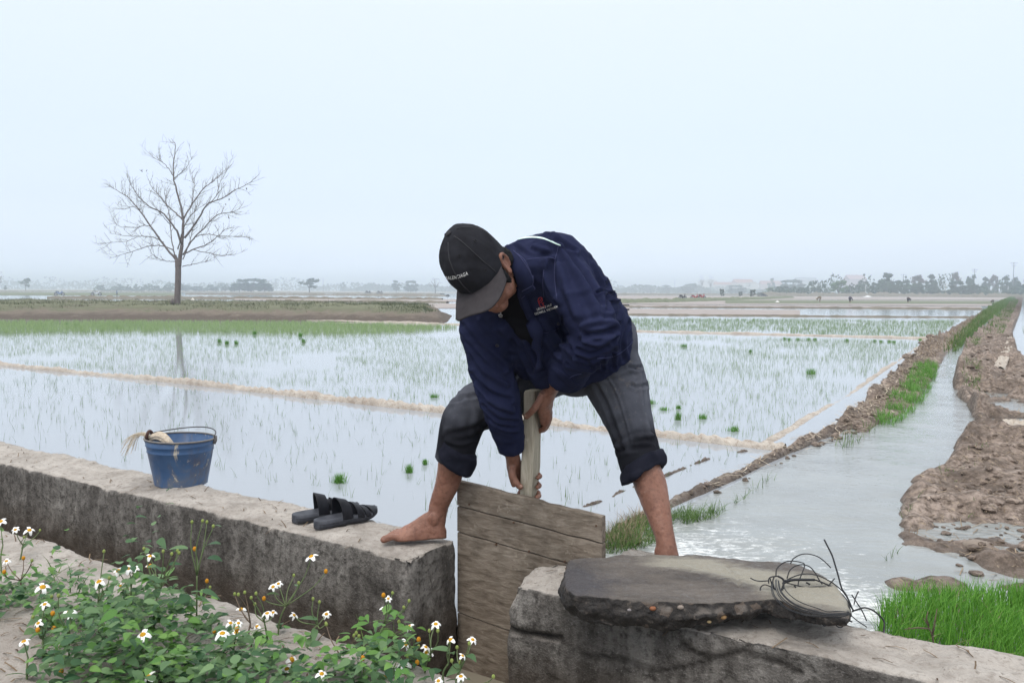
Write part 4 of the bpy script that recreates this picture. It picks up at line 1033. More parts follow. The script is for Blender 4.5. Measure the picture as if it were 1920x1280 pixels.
def bucket():
    c = PZ(340, 905, HW); c = c+Vector((0, 0, 0)); base = Vector((c.x, c.y, HW)); d = 4.05
    pw = base.y/F                                        # metres per pixel here
    rt, rb, h = 62.5*pw, 47*pw, 88*pw
    root = tag(empty('bucket', base), 'dented blue paint-worn metal bucket standing on the canal wall', 'bucket')
    mb = MB(); n = 64
    prof = [(0, .006), (rb*.96, .006), (rb, .0), (rb*1.0, .004), (rb+(rt-rb)*.72, h*.72), (rb+(rt-rb)*.725+.003, h*.735), (rb+(rt-rb)*.74, h*.75), (rb+(rt-rb)*.85, h*.85), (rb+(rt-rb)*.855+.003, h*.865), (rb+(rt-rb)*.87, h*.88), (rt, h*.985), (rt-.002, h*.985), (rb+(rt-rb)*.5-.002, h*.5), (rb-.003, .012), (0, .012)]
    rings = [[(r*math.cos(q)*(1+.018*math.cos(2*q+.6)), r*math.sin(q)*(1+.018*math.cos(2*q+.6)), z+(.004*math.cos(q*1+2.6) if z > h*.9 else 0)) for q in (2*math.pi*k/n for k in range(n))] for r, z in prof]
    mb.loft(rings, cap=False)
    x = NM('worn_blue_paint', .5, .4); co = x.coord((1, 1, .6)); n1 = x.noise(9, 8, .7, co, .6); n2 = x.noise(26, 6, .7)
    c1 = x.ramp(x.noise(7, 5), [(.3, (.030, .075, .175)), (.7, (.058, .125, .25))])
    zz = x.sep(); c1 = x.mix(x.ramp(x.math('ADD', n1, x.math('MULTIPLY', zz, -1.2)), [(.44, 0), (.60, .75)]), c1, (.16, .15, .14))
    c1 = x.mix(x.ramp(n1, [(.60, 0), (.64, .9)]), c1, (.46, .41, .33)); c1 = x.mix(x.ramp(n2, [(.66, 0), (.70, .8)]), c1, (.42, .38, .32))
    c1 = x.mix(x.ramp(x.noise(13, 7, .7, x.coord((1, 1, .25))), [(.56, 0), (.66, .5)]), c1, (.10, .08, .08))
    x.color(c1); x.rough(x.ramp(n1, [(.5, .4), (.65, .85)])); x.bump(x.noise(12, 4), .3, .01)
    mb.build('shell', x.m, root, True)
    rim = MB(); rim.tube([(rt*math.cos(q)*(1+.018*math.cos(2*q+.6)), rt*math.sin(q)*(1+.018*math.cos(2*q+.6)), h*.985+.004*math.cos(q+2.6)) for q in (2*math.pi*k/n for k in range(n))], .0042, 8, close=True)
    M_IRON = varied('grimy_iron', (.10, .095, .095), (.20, .18, .16), 30, .5, .4); rim.build('rim', M_IRON, root, True)
    # bail handle: leans back over the far side of the mouth
    hb = MB(); pts = []; rr = rt+.006
    for k in range(31):
        q = math.pi*k/30; pts.append((rr*math.cos(q)+.0, -.004+rr*.80*math.sin(q), h*.985+.012+rr*.10*math.sin(q)+.006*math.sin(2*q)))
    pts = [(rr, .004, h*.93)]+pts+[(-rr, .004, h*.93)]
    hb.tube(pts, .0026, 8); hb.build('bail_handle', plain('handle_iron', (.07, .065, .065), .5, .4, .6), root, True)
    for s in (-1, 1):
        lg = MB(); lg.tube([(s*(rt+.001), 0, h*.86), (s*(rt+.008), .002, h*.93), (s*(rt+.007), .004, h*1.03)], [(.009, .003)]*3, 8); lg.build('handle_ear', M_IRON, root, True)
    # bundle of straw ties hanging over its rim
    M_ST = varied('pale_straw', (.46, .38, .28), (.66, .58, .46), 60, .8, .2)
    rg = empty('straw_bundle', base+Vector((-rt*.9, -.01, h))); tag(rg, 'pale straw bundle hanging over the rim of the blue bucket', 'straw')
    st = MB(); L0 = Vector((0, 0, 0))
    for k in range(30):
        a = random.uniform(-1, 1); b = random.uniform(0, 1); e = random.uniform(.7, 1.1); dr = random.uniform(.0, .07)
        p0 = Vector((.010, a*.012, -.01+b*.012)); p1 = Vector((-.035*e, a*.02, .010+b*.014)); p2 = Vector((-.075*e, a*.03, .006+b*.014-dr*.3)); p3 = Vector((-.098*e-random.uniform(0, .02), a*.045, -.02-dr+b*.02))
        st.tube([tuple(p) for p in catmull([p0, p1, p2, p3], 10)], .0011, 4)
    st.build('loose_straw', M_ST, rg)
    st = MB(); rings = []
    for k in range(18):
        t = k/17; cc = Vector((.0+.115*t, .004-.045*t, -.008+.030*math.sin(t*2.2)-.055*t*t)); wd = .017+.013*t
        rings.append([cc+Vector((0, math.cos(q)*wd*(1+.18*math.sin(q*7+t*3)), math.sin(q)*wd*.9*(1+.18*math.cos(q*6)))) for q in (2*math.pi*j/24 for j in range(24))])
    st.loft(rings); st.build('tied_sheaf', varied('sheaf', (.40, .33, .25), (.62, .54, .44), 80, .85, .2, .8, 120, .006), rg, True)
    kn = MB(); kn.tube([(-.004+.005*math.cos(q*.5), .022*math.cos(q), .004+.024*math.sin(q)) for q in (2*math.pi*j/20 for j in range(20))], .007, 8, close=True); kn.build('dark_tie', plain('dark_tie', (.06, .03, .025), .8), rg, True)
bucket()

def sandal_mesh(root, flip):
    L, wd, th = .262, .047, .028
    M_SOLE = varied('worn_sole', (.030, .033, .042), (.070, .075, .090), 30, .6, .3); M_STRAP = varied('black_strap', (.007, .0075, .011), (.016, .017, .023), 30, .55, .25, .3, 200, .001)
    def outline(t):   # half widths (inner, outer) and centre shift along the length
        w_ = np.interp(t, [0, .012, .04, .10, .18, .3, .5, .7, .85, .95, 1], [.10, .36, .60, .76, .82, .80, .82, 1.0, 1.0, .70, .22])*wd; s = np.interp(t, [0, .5, 1], [0, .002, .006])*(-flip); return w_, s
    def lift(t): return .022*max(0, (t-.72)/.28)**1.6+.003*math.sin(t*3)
    mb = MB(); rings = []
    for k in range(44):
        t = k/43; w_, s = outline(t); x = t*L; z = lift(t); tk = th*(1.0 if t < .55 else 1-.35*(t-.55)/.45)
        rings.append([(x, s-w_, z+tk*.55), (x, s-w_*.96, z+.003), (x, s-w_*.85, z), (x, s+w_*.85, z), (x, s+w_*.96, z+.003), (x, s+w_, z+tk*.55), (x, s+w_*.97, z+tk), (x, s+w_*.8, z+tk+.002), (x, s, z+tk-.001), (x, s-w_*.8, z+tk+.002), (x, s-w_*.97, z+tk)])
    mb.loft(rings); mb.build('sole', M_SOLE, root, True)
    for zf in (.28, .6):
        wl = MB(); pts = []
        for k in range(60):
            q = k/60; tt = q*2 if q < .5 else 2-q*2; sg = 1 if q < .5 else -1; w_, s = outline(tt); pts.append((tt*L, s+sg*(w_+.0004), lift(tt)+th*zf*(1 if tt < .55 else 1-.35*(tt-.55)/.45)))
        wl.tube(pts, .0011, 5, close=True); wl.build('sole_groove', plain('groove', (.03, .03, .035), .8), root, True)
    def strap(t0, t1, h0, h1, wk=1.0, tilt=0.0, name='strap'):
        mb = MB(); rings = []
        for k in range(31):
            q = math.pi*k/30; row = []
            for j in range(7):
                t = t0+(t1-t0)*j/6+tilt*math.cos(q); w_, s = outline(min(t, .99)); hh = h0+(h1-h0)*j/6; zb = lift(t)+th*.75*(1 if t < .55 else 1-.35*(t-.55)/.45)
                row.append((t*L-.010*math.sin(q), s+math.cos(q)*w_*1.02*wk, zb+hh*math.sin(q)**.68))
            low = [(x-.0, y*.94, z-.0038) for x, y, z in row][::-1]; rings.append(row+low)
        mb.loft(rings); mb.build(name, M_STRAP, root, True)
    strap(.36, .52, .080, .066, 1.0, .012*flip); strap(.60, .70, .054, .044, 1.0, .008*flip); strap(.74, .82, .038, .030, 1.0, -.006*flip); strap(.85, .985, .028, .010)
    strap(.53, .66, .050, .046, .55)
for nm, (hx, hy), (tx, ty), fl, lab in (('sandal', (548, 972), (686, 957), 1, 'black strapped sandal standing behind the other of the pair'), ('sandal', (590, 984), (704, 967), -1, 'black strapped sandal nearest the man of the pair on the wall')):
    a = PZ(hx, hy+9, HW); b = PZ(tx, ty+3, HW); r = empty(nm, a, math.atan2(b.y-a.y, b.x-a.x)); r.location.z = HW+.004
    tag(r, lab, 'sandal', 'pair of black sandals on the wall'); sandal_mesh(r, fl)
# ================================================================== RICE, GRASS, FLOWERS
def blades(pos, h, wd, lean, rng, seg=3, curve=.5):
    """one curved grass blade per row of pos -> (verts, quads)"""
    pos = np.asarray(pos, float); n = len(pos); az = rng.uniform(0, 2*math.pi, n)
    d = np.stack([np.cos(az), np.sin(az), 0*az], 1); s = np.stack([-np.sin(az+.6), np.cos(az+.6), 0*az], 1)
    h = np.broadcast_to(h, n)[:, None]; wd = np.broadcast_to(wd, n)[:, None]; lean = np.broadcast_to(lean, n)[:, None]
    V = []
    for k in range(seg+1):
        t = k/seg; c = pos+d*(h*lean*(t*(1-curve)+curve*t*t))+np.array([0, 0, 1.0])*(h*(t-.35*lean*t*t))
        w_ = wd*(1-t**1.5*.92)*.5; V.append(c-s*w_); V.append(c+s*w_)
    V = np.stack(V, 1).reshape(-1, 3); m = 2*(seg+1)
    q = np.array([[2*k, 2*k+1, 2*k+3, 2*k+2] for k in range(seg)]); Fc = (np.arange(n)[:, None, None]*m+q[None]).reshape(-1, 4)
    return V, Fc
def in_poly(p, poly):
    x, y = p[:, 0], p[:, 1]; r = np.zeros(len(p), bool); j = len(poly)-1
    for i in range(len(poly)):
        xi, yi = poly[i][:2]; xj, yj = poly[j][:2]
        r ^= ((yi > y) != (yj > y)) & (x < (xj-xi)*(y-yi)/(yj-yi+1e-12)+xi); j = i
    return r
def scatter(pix, dens, z=0.0, seed=1):
    """random ground points inside a surveyed outline"""
    poly = [tuple(PZ(x, y, z)) for x, y in pix]; a = np.array(poly); rg = np.random.default_rng(seed)
    lo, hi = a[:, :2].min(0), a[:, :2].max(0); n = int((hi-lo).prod()*dens)
    p = rg.uniform(lo, hi, (n, 2)); p = p[in_poly(p, poly)]
    return np.c_[p, np.full(len(p), z)]
M_RICE = leafy('young_rice', (.075, .145, .040), (.14, .22, .075), .3)
M_RICE2 = leafy('pale_rice', (.15, .235, .10), (.25, .34, .165), .35)
M_SWARD = leafy('rice_sward', (.20, .30, .115), (.31, .41, .19), .35)
M_BUNCH = leafy('rice_bundle', (.075, .22, .028), (.16, .36, .065), .35)
M_NURS = leafy('nursery_rice', (.06, .21, .02), (.19, .42, .06), .35)
M_GRASS = leafy('bank_grass', (.055, .12, .025), (.13, .22, .05), .3)
M_DRY = leafy('dry_straw', (.16, .115, .075), (.36, .28, .19), .1, .8)

def rice_sheet(pts, rng, h=(.07, .13), nb=3, wd=.0035, spread=.012, lean=.45):
    n = len(pts); nbv = rng.integers(max(1, nb-1), nb+2, n); idx = np.repeat(np.arange(n), nbv)
    p = pts[idx]+np.c_[rng.normal(0, spread, (len(idx), 2)), np.full(len(idx), -.01)]
    return blades(p, rng.uniform(*h, len(idx)), wd*rng.uniform(.7, 1.3, len(idx)), rng.uniform(.05, lean, len(idx)), rng)
FA = [(-350, 665), (0, 694), (330, 727), (640, 763), (850, 785), (1060, 807), (1250, 828), (1405, 845), (1370, 868), (1230, 925), (1150, 962), (1070, 1000), (900, 1000), (600, 930), (300, 880), (0, 830), (-350, 760)]
FB = [(-600, 622), (200, 622), (420, 623), (640, 628), (860, 634), (1000, 622), (1190, 628), (1400, 632), (1600, 637), (1735, 640), (1690, 668), (1600, 728), (1540, 764), (1470, 806), (1425, 830), (1250, 811), (1060, 790), (850, 767), (640, 746), (330, 711), (0, 678), (-400, 640)]
FG = [(-600, 602.5), (300, 604), (560, 605), (700, 608), (860, 614), (760, 624), (640, 628), (420, 624), (230, 622), (0, 626), (-600, 624)]
FC = [(850, 592), (1000, 594), (1190, 597), (1400, 598), (1640, 600), (1800, 601), (1752, 632), (1600, 629), (1400, 624), (1190, 619), (1000, 612), (860, 606)]
FD = [(1915, 612), (1990, 600), (2300, 640), (2300, 760), (2100, 760), (1935, 685)]
def patchy(p, sc, thr, seed): return p[fbm(p+seed*13.0, sc, 3) > thr]
rng = np.random.default_rng(5)
pA = scatter(FA, 42, 0, 2); pA = patchy(pA, .5, -.35, 1)
pA = pA[np.argsort(-np.linalg.norm(pA[:, :2], axis=1))]
# what the camera sees of the nearest field: the 290 nearest seedlings stand as things of their own
ci = CM.inverted()
def to_px(p):
    q = ci @ Vector(tuple(p)); return (960+F*q.x/-q.z, 640-F*q.y/-q.z, -q.z)
pxA = np.array([to_px(p) for p in pA]); wall_y = 828+.2116*pxA[:, 0]
vis = (pxA[:, 0] > 0) & (pxA[:, 0] < 1420) & ~((pxA[:, 0] > 820) & (pxA[:, 0] < 1250) & (pxA[:, 1] > 900)) & (pxA[:, 1] < np.where(pxA[:, 0] < 860, wall_y-3, 985))
order = np.where(vis)[0][np.argsort(pxA[vis][:, 2])][:290]
near = pA[order]; rest = np.delete(pA, order, 0)
kinds = []
for k in range(12):
    V, Fc = rice_sheet(np.zeros((1, 3)), rng, (.06, .12), 2, .0024, .010, .6)
    kinds.append(np_mesh('rice_seedling', V, Fc, M_RICE))
protos = kinds
for i, p in enumerate(near):
    o = protos[i] if i < 12 else protos[i % 12].copy()
    if i >= 12: COL.objects.link(o)
    o.location = tuple(p); o.rotation_euler = (0, 0, random.uniform(0, 6.28)); s_ = random.uniform(.7, 1.15); o.scale = (s_, s_, s_)
    tag(o, 'thin lone rice seedling in the sparse flooded field beside the canal wall', 'seedling', 'rice seedlings in the nearest field')
V, Fc = rice_sheet(rest, rng, (.05, .11), 2, .0024, .010, .55); tag(np_mesh('rice_seedlings', V, Fc, M_RICE), kind='stuff')
pB = np.concatenate([patchy(scatter(FB, 85, 0, 3), .35, -.45, 2), patchy(scatter(FB, 70, 0, 31), .22, .05, 5)]); V, Fc = rice_sheet(pB, rng, (.045, .10), 2, .0032, .016, .5); tag(np_mesh('rice_seedlings', V, Fc, M_RICE2), kind='stuff')
pC = patchy(scatter(FC, 50, 0, 4), .3, -.4, 3); V, Fc = rice_sheet(pC, rng, (.05, .12), 3, .006, .02, .5); tag(np_mesh('rice_seedlings', V, Fc, M_RICE2), kind='stuff')
pG = scatter(FG, 60, 0, 6); V, Fc = rice_sheet(pG, rng, (.10, .19), 4, .009, .03, .5); tag(np_mesh('rice_sward', V, Fc, M_SWARD), kind='stuff')
pD = patchy(scatter(FD, 14, 0, 7), .4, -.1, 4); V, Fc = rice_sheet(pD, rng, (.07, .14), 3, .006, .015, .5); tag(np_mesh('rice_seedlings', V, Fc, M_RICE2), kind='stuff')

# bundles of seedlings set down in the water for planting out
BUN = [  # px, py(base), height px, width px, label
    (636, 905, 27, 28, 'large green rice bundle standing alone behind the sandals'), (768, 886, 24, 16, 'upright rice bundle between the sandals bundle and the leg, larger of two'),
    (797, 871, 18, 9, 'slim rice bundle nearest the rolled trouser leg'), (1220, 757, 13, 20, 'rice bundle beside the grey trouser leg, upper of its group'), (1246, 769, 12, 26, 'broad rice bundle of the group right of the trouser leg'),
    (1271, 787, 22, 12, 'tall narrow rice bundle standing in front of its group'), (1272, 766, 12, 10, 'pale small rice bundle behind the tall narrow one'), (1317, 785, 15, 18, 'dark rice bundle between the narrow one and the broad one at the bund'),
    (1376, 808, 16, 28, 'broad low rice bundle close to the film covered bund'), (1520, 701, 15, 20, 'rice bundle far out alone in the seeded field'), (1282, 650, 9, 12, 'small rice bundle near the far trouser hip'), (1407, 660, 8, 6, 'tiny rice bundle alone mid field'),
    (1212, 777, 20, 7, 'rice bundle half hidden by the grey trouser leg'), (815, 745, 12, 18, 'sparse row shaped rice bundle beyond the bent knee')]
def bunch(px, py, hp, wp, lab, group=None):
    c = PZ(px, py, 0); k = c.y/F; hgt, wd = hp*k, wp*k; n = int(60+hp*3); a = np.random.default_rng(int(px*7+py))
    q = np.c_[a.normal(0, wd*.22, n), a.normal(0, wd*.16, n), np.full(n, -.02)]
    V, Fc = blades(q, a.uniform(.75, 1.1, n)*hgt, .0032+.0004*c.y*.5, a.uniform(.05, .38, n), a); o = np_mesh('rice_bundle', V, Fc, M_BUNCH); o.location = c
    tag(o, lab, 'rice bundle', group)
for b in BUN: bunch(*b)
for px, py in ((411, 642), (426, 645), (443, 645), (477, 627), (563, 631), (569, 642), (125, 609), (141, 611), (214, 614), (223, 615)):
    bunch(px, py, 10 if py > 620 else 6, 8, 'tiny dark green rice bundle near the far grassy bank', 'rice bundles before the grassy bank')
for px, py in ((1471, 636), (1479, 637), (1496, 637), (1516, 637), (1528, 637), (1588, 639), (1640, 640), (1652, 641), (1667, 641), (1676, 642), (1725, 638)):
    bunch(px, py, 6, 8, 'tiny rice bundle in the row along the second film covered bund', 'rice bundles along the second bund')

# dense nursery bed at the end of the short wall
NUR = [(1640, 1200), (1655, 1150), (1700, 1128), (1780, 1120), (1860, 1118), (1920, 1120), (2060, 1130), (2150, 1200), (2150, 1360), (1960, 1300), (1800, 1235), (1690, 1215)]
pN = scatter(NUR, 9000, .04, 8); pN = pN[(pN @ np.array(tuple(N))) > P_BACK+.015]
edge = np.clip((fbm(pN, 6, 3)+1)*.5, .2, 1)
V, Fc = blades(pN, (.078+.055*edge)*rng.uniform(.75, 1.15, len(pN)), .0042, rng.uniform(.1, .75, len(pN)), rng, 4); tag(np_mesh('nursery_grass', V, Fc, M_NURS), kind='stuff')
m_ = np_mesh('nursery_bed', *(lambda g: (g.reshape(-1, 3), grid_faces(*g.shape[:2])))(np.array([[tuple(W(u_, P_BACK+.012+v_*.42, .004+.012*math.sin(v_*3))) for v_ in np.linspace(0, 1, 12)] for u_ in np.linspace(up(PZ(1650, 1180, 0))[0], 1.2, 30)])), plain('bed_soil', (.05, .06, .02), .95)); tag(m_, kind='structure')

# grass and straw along the channel banks
def zsurf(p, obj_names):
    return p
def on_bank(pix, dens, seed, bvh):
    p = scatter(pix, dens, .0, seed); out = []
    for q in p:
        h = bvh.ray_cast(Vector((q[0], q[1], 3)), Vector((0, 0, -1)))
        if h[0] is not None: out.append(tuple(h[0]))
    return np.array(out) if out else np.zeros((0, 3))
def bvh_of(*names):
    V, Fc = [], []
    for nme in names:
        me = bpy.data.objects[nme].data; o = len(V); V += [tuple(v.co) for v in me.vertices]; Fc += [tuple(i+o for i in p.vertices) for p in me.polygons]
    return BVHTree.FromPolygons(V, Fc)
bk = bvh_of('channel_bank', 'field_bank', 'channel_water')
GR = [  # outline, density, height range, width, material
    ([(1130, 1045), (1128, 1010), (1185, 985), (1240, 968), (1270, 968), (1310, 965), (1345, 960), (1370, 945), (1385, 945), (1340, 978), (1290, 992), (1262, 1006), (1215, 1034), (1165, 1045)], 9000, (.04, .10), .0032, M_GRASS, 1),
    ([(1128, 1040), (1128, 1000), (1160, 985), (1240, 950), (1245, 975), (1200, 1010), (1200, 1035)], 5500, (.04, .12), .0028, M_DRY, .9),
    ([(1380, 940), (1405, 920), (1440, 900), (1452, 905), (1420, 925), (1390, 945)], 900, (.03, .08), .0035, M_GRASS, 1),
    ([(1560, 842), (1600, 812), (1650, 800), (1640, 815), (1590, 848)], 500, (.05, .12), .0045, M_GRASS, 1),
    ([(1635, 802), (1660, 770), (1690, 735), (1715, 700), (1740, 688), (1758, 690), (1752, 720), (1735, 752), (1712, 778), (1680, 802)], 1900, (.05, .14), .0050, M_BUNCH, 1),
    ([(1770, 662), (1790, 640), (1812, 618), (1842, 592), (1870, 570), (1898, 556), (1906, 556), (1890, 572), (1866, 592), (1842, 612), (1815, 642), (1790, 664)], 200, (.12, .28), .016, M_GRASS, 1),
    ([(1700, 688), (1730, 660), (1770, 638), (1800, 618), (1850, 588), (1885, 563), (1860, 590), (1800, 640), (1750, 680)], 60, (.08, .2), .012, M_DRY, 1),
    ([(1806, 748), (1803, 715), (1810, 692), (1840, 700), (1838, 745)], 600, (.05, .12), .0055, M_GRASS, 1),
    ([(1808, 665), (1815, 648), (1838, 646), (1835, 668)], 350, (.08, .18), .008, M_GRASS, 1),
    ([(1838, 640), (1858, 605), (1885, 575), (1900, 560), (1910, 565), (1895, 600), (1880, 640)], 60, (.08, .22), .014, M_GRASS, 1),
    ([(1688, 985), (1695, 968), (1722, 962), (1718, 985)], 1600, (.03, .08), .003, M_GRASS, 1), ([(1672, 1020), (1690, 1005), (1725, 1000), (1720, 1025)], 1100, (.03, .07), .003, M_DRY, 1), ([(1655, 1060), (1665, 1035), (1690, 1025), (1690, 1055)], 1000, (.03, .06), .003, M_GRASS, 1),
    ([(1730, 905), (1760, 890), (1800, 888), (1830, 905), (1800, 915), (1750, 915)], 250, (.02, .06), .004, M_GRASS, 1), ([(1800, 880), (1850, 865), (1870, 885), (1830, 905)], 160, (.02, .05), .004, M_GRASS, 1), ([(1795, 985), (1830, 970), (1840, 985), (1810, 995)], 220, (.02, .05), .004, M_GRASS, 1)]
Vs, Fs, o0 = {}, {}, {}
for i, (pix, dens, hr, wd, mat, ln) in enumerate(GR):
    p = on_bank(pix, dens, 40+i, bk)
    if not len(p): continue
    p = p[fbm(p, 5, 3)+.5*fbm(p, 17, 2) > -.22]
    V, Fc = blades(p, rng.uniform(*hr, len(p)), wd, rng.uniform(.1, 1.1, len(p))*(1.5 if i < 2 else 1), rng, 3)
    k = mat.name; Vs.setdefault(k, []).append(V); Fs.setdefault(k, []).append(Fc+o0.get(k, 0)); o0[k] = o0.get(k, 0)+len(V)
for m in (M_GRASS, M_DRY, M_BUNCH):
    if m.name in Vs: tag(np_mesh('bank_grass' if m is not M_DRY else 'bank_straw', np.concatenate(Vs[m.name]), np.concatenate(Fs[m.name]), m), kind='stuff')
# straw litter strewn flat on the mud, the walls and the path
def litter(name, pts, L, wd, mat, rng):
    n = len(pts); az = rng.uniform(0, 6.28, n); l = rng.uniform(*L, n)[:, None]; d = np.stack([np.cos(az), np.sin(az), rng.normal(0, .18, n)], 1); s = np.stack([-np.sin(az), np.cos(az), 0*az], 1)*wd
    b = rng.normal(0, .12, n)[:, None]*np.stack([-np.sin(az), np.cos(az), 0*az], 1); pts = pts+np.array([0, 0, .004])
    V = np.stack([pts-d*l-s, pts-d*l+s, pts+b*l+s+[0, 0, .003], pts+b*l-s+[0, 0, .003], pts+d*l-s, pts+d*l+s], 1).reshape(-1, 3)
    Fc = (np.arange(n)[:, None, None]*6+np.array([[0, 1, 2, 3], [3, 2, 5, 4]])[None]).reshape(-1, 4); return tag(np_mesh(name, V, Fc, mat), kind='stuff')
pl = on_bank([(1730, 920), (1800, 870), (1930, 850), (2100, 900), (2200, 1120), (1930, 1115), (1780, 1080), (1720, 1000)], 130, 71, bk); pl2 = on_bank([(1290, 915), (1420, 868), (1560, 805), (1640, 740), (1740, 650), (1770, 650), (1690, 740), (1610, 810), (1480, 860), (1340, 925)], 520, 72, bk); pl3 = on_bank([(1840, 800), (1850, 700), (1890, 640), (1930, 720), (1960, 830)], 120, 73, bk)
pl = np.concatenate([pl, pl3]); litter('straw_litter', pl[pl[:, 2] > .012], (.02, .07), .0022, M_DRY, rng)
litter('straw_litter', pl2[pl2[:, 2] > .006]+rng.normal(0, .012, (int((pl2[:, 2] > .006).sum()), 3))*[1, 1, .6], (.03, .09), .0035, leafy('pale_straw_litter', (.22, .17, .12), (.56, .48, .38), .1, .8), rng)
wb = BVHTree.FromPolygons(*(lambda V, Fc: (V, Fc))(*(lambda os_: ([tuple(v.co) for o in os_ for v in o.data.vertices], [tuple(i+sum(len(q.data.vertices) for q in os_[:k]) for i in p.vertices) for k, o in enumerate(os_) for p in o.data.polygons]))([o for o in bpy.data.objects if o.name.startswith(('canal_', 'path')) and o.type == 'MESH'])))
def on_wall(u0, u1, p0, p1, n, seed):
    a = np.random.default_rng(seed); out = []
    for u_, p_ in zip(a.uniform(u0, u1, n), a.uniform(p0, p1, n)):
        q = W(u_, p_, 2); h = wb.ray_cast(q, Vector((0, 0, -1)))
        if h[0] is not None and h[0].z > .25: out.append(tuple(h[0]))
    return np.array(out)
M_LIT = leafy('brown_litter', (.07, .045, .03), (.22, .16, .10), .05, .9)
litter('leaf_litter', np.concatenate([on_wall(-5, -1.8, P_FRONT, P_BACK, 90, 1), on_wall(-1.4, .5, P_FRONT, P_BACK, 40, 2), on_wall(-4.5, -.4, P_NEAR-.34, P_NEAR, 260, 3), on_wall(-4, 0, P_NEAR-1.2, P_NEAR-.3, 700, 4)]), (.006, .03), .0018, M_LIT, rng)

# ------------------------------------------------------------------ the white daisies along the kerb
M_LEAF = leafy('daisy_leaf', (.040, .110, .048), (.20, .32, .145), .38, .5)
M_LEAF2 = leafy('young_leaf', (.09, .22, .045), (.19, .35, .09), .35, .5)
M_STEM = varied('daisy_stem', (.09, .14, .06), (.14, .17, .08), 30, .6); M_TWIG = varied('brown_stem', (.09, .065, .05), (.16, .12, .09), 30, .8)
M_PETAL = NM('white_petal', .5, .2); M_PETAL.color((.80, .80, .78)); M_PETAL = M_PETAL.m
M_DISC = varied('yellow_disc', (.50, .24, .015), (.62, .36, .03), 300, .8, .2, .6, 500, .002); M_DISC2 = varied('orange_disc', (.42, .17, .015), (.55, .26, .02), 300, .8, .2, .6, 500, .002)
M_BUD = varied('green_bud', (.16, .22, .05), (.26, .30, .10), 100, .7)
def flower_parts(n_pet, r, seed):
    a = random.Random(seed); pm = MB()
    for k in range(n_pet):
        q = 2*math.pi*k/n_pet+a.uniform(-.15, .15); L = r*a.uniform(.85, 1.1); wdt = r*.30*a.uniform(.85, 1.15); dr = a.uniform(-.75, .0); rows = []
        for j in range(7):
            t = j/6; ww = wdt*(math.sin(math.pi*min(.10+.80*t**.8, .94)))**.7; x = r*.18+L*t*.82; z = .0015+dr*r*t*t+.0012*math.sin(3*t)
            row = []
            for i in range(5):
                y = (i-2)/2*ww; xe = x-(.10*r*(abs(i-2) == 0)*(t > .9)); row.append((xe*math.cos(q)-y*math.sin(q), xe*math.sin(q)+y*math.cos(q), z+.14*ww*((i-2)/2)**2))
            rows.append(row)
        pm.loft(rows, cap=False, closed=False)
    dm = MB(); rings = []
    for j in range(6):
        th = math.pi/2*j/5.01; rr = r*.40*math.cos(th)**.8+.0002; rings.append([(rr*math.cos(q), rr*math.sin(q), -.001+r*.36*math.sin(th)+(.0006 if k % 2 else 0)) for k, q in enumerate(2*math.pi*k/14 for k in range(14))])
    dm.loft(rings, cap=True); return pm.mesh('petals', True), dm.mesh('disc', True)
FLOW = [flower_parts(n_, .0165, 50+n_*3+k) for k, n_ in enumerate((5, 6, 5, 4, 4, 5, 3, 5, 6, 2, 4))]
for pm_, dm_ in FLOW: pm_.materials.append(M_PETAL); dm_.materials.append(M_DISC)
def leaf_into(mb, base, d, L, wdt, droop, roll):
    d = Vector(d).normalized(); s = d.cross(Vector((0, 0, 1))); s = s.normalized() if s.length > 1e-4 else Vector((1, 0, 0)); upv = s.cross(d); s = (s*math.cos(roll)+upv*math.sin(roll)); rows = []
    for j in range(6):
        t = j/5; c = Vector(base)+d*(L*t)+Vector((0, 0, -droop*L*t*t)); ww = wdt*.5*(math.sin(math.pi*(.06+.94*t)**.72)**.9 if t < 1 else .0)+.0004
        rows.append([c-s*ww+upv*(.18*ww), c-upv*.0, c+s*ww+upv*(.18*ww)])
    mb.loft(rows, cap=False, closed=False)
def soil_hit(px, py):
    o = CM @ Vector((0, 0, 0)); h = wb.ray_cast(o, (P(px, py, 1)-o).normalized()); return h[0] if h[0] is not None else PZ(px, py, HW)
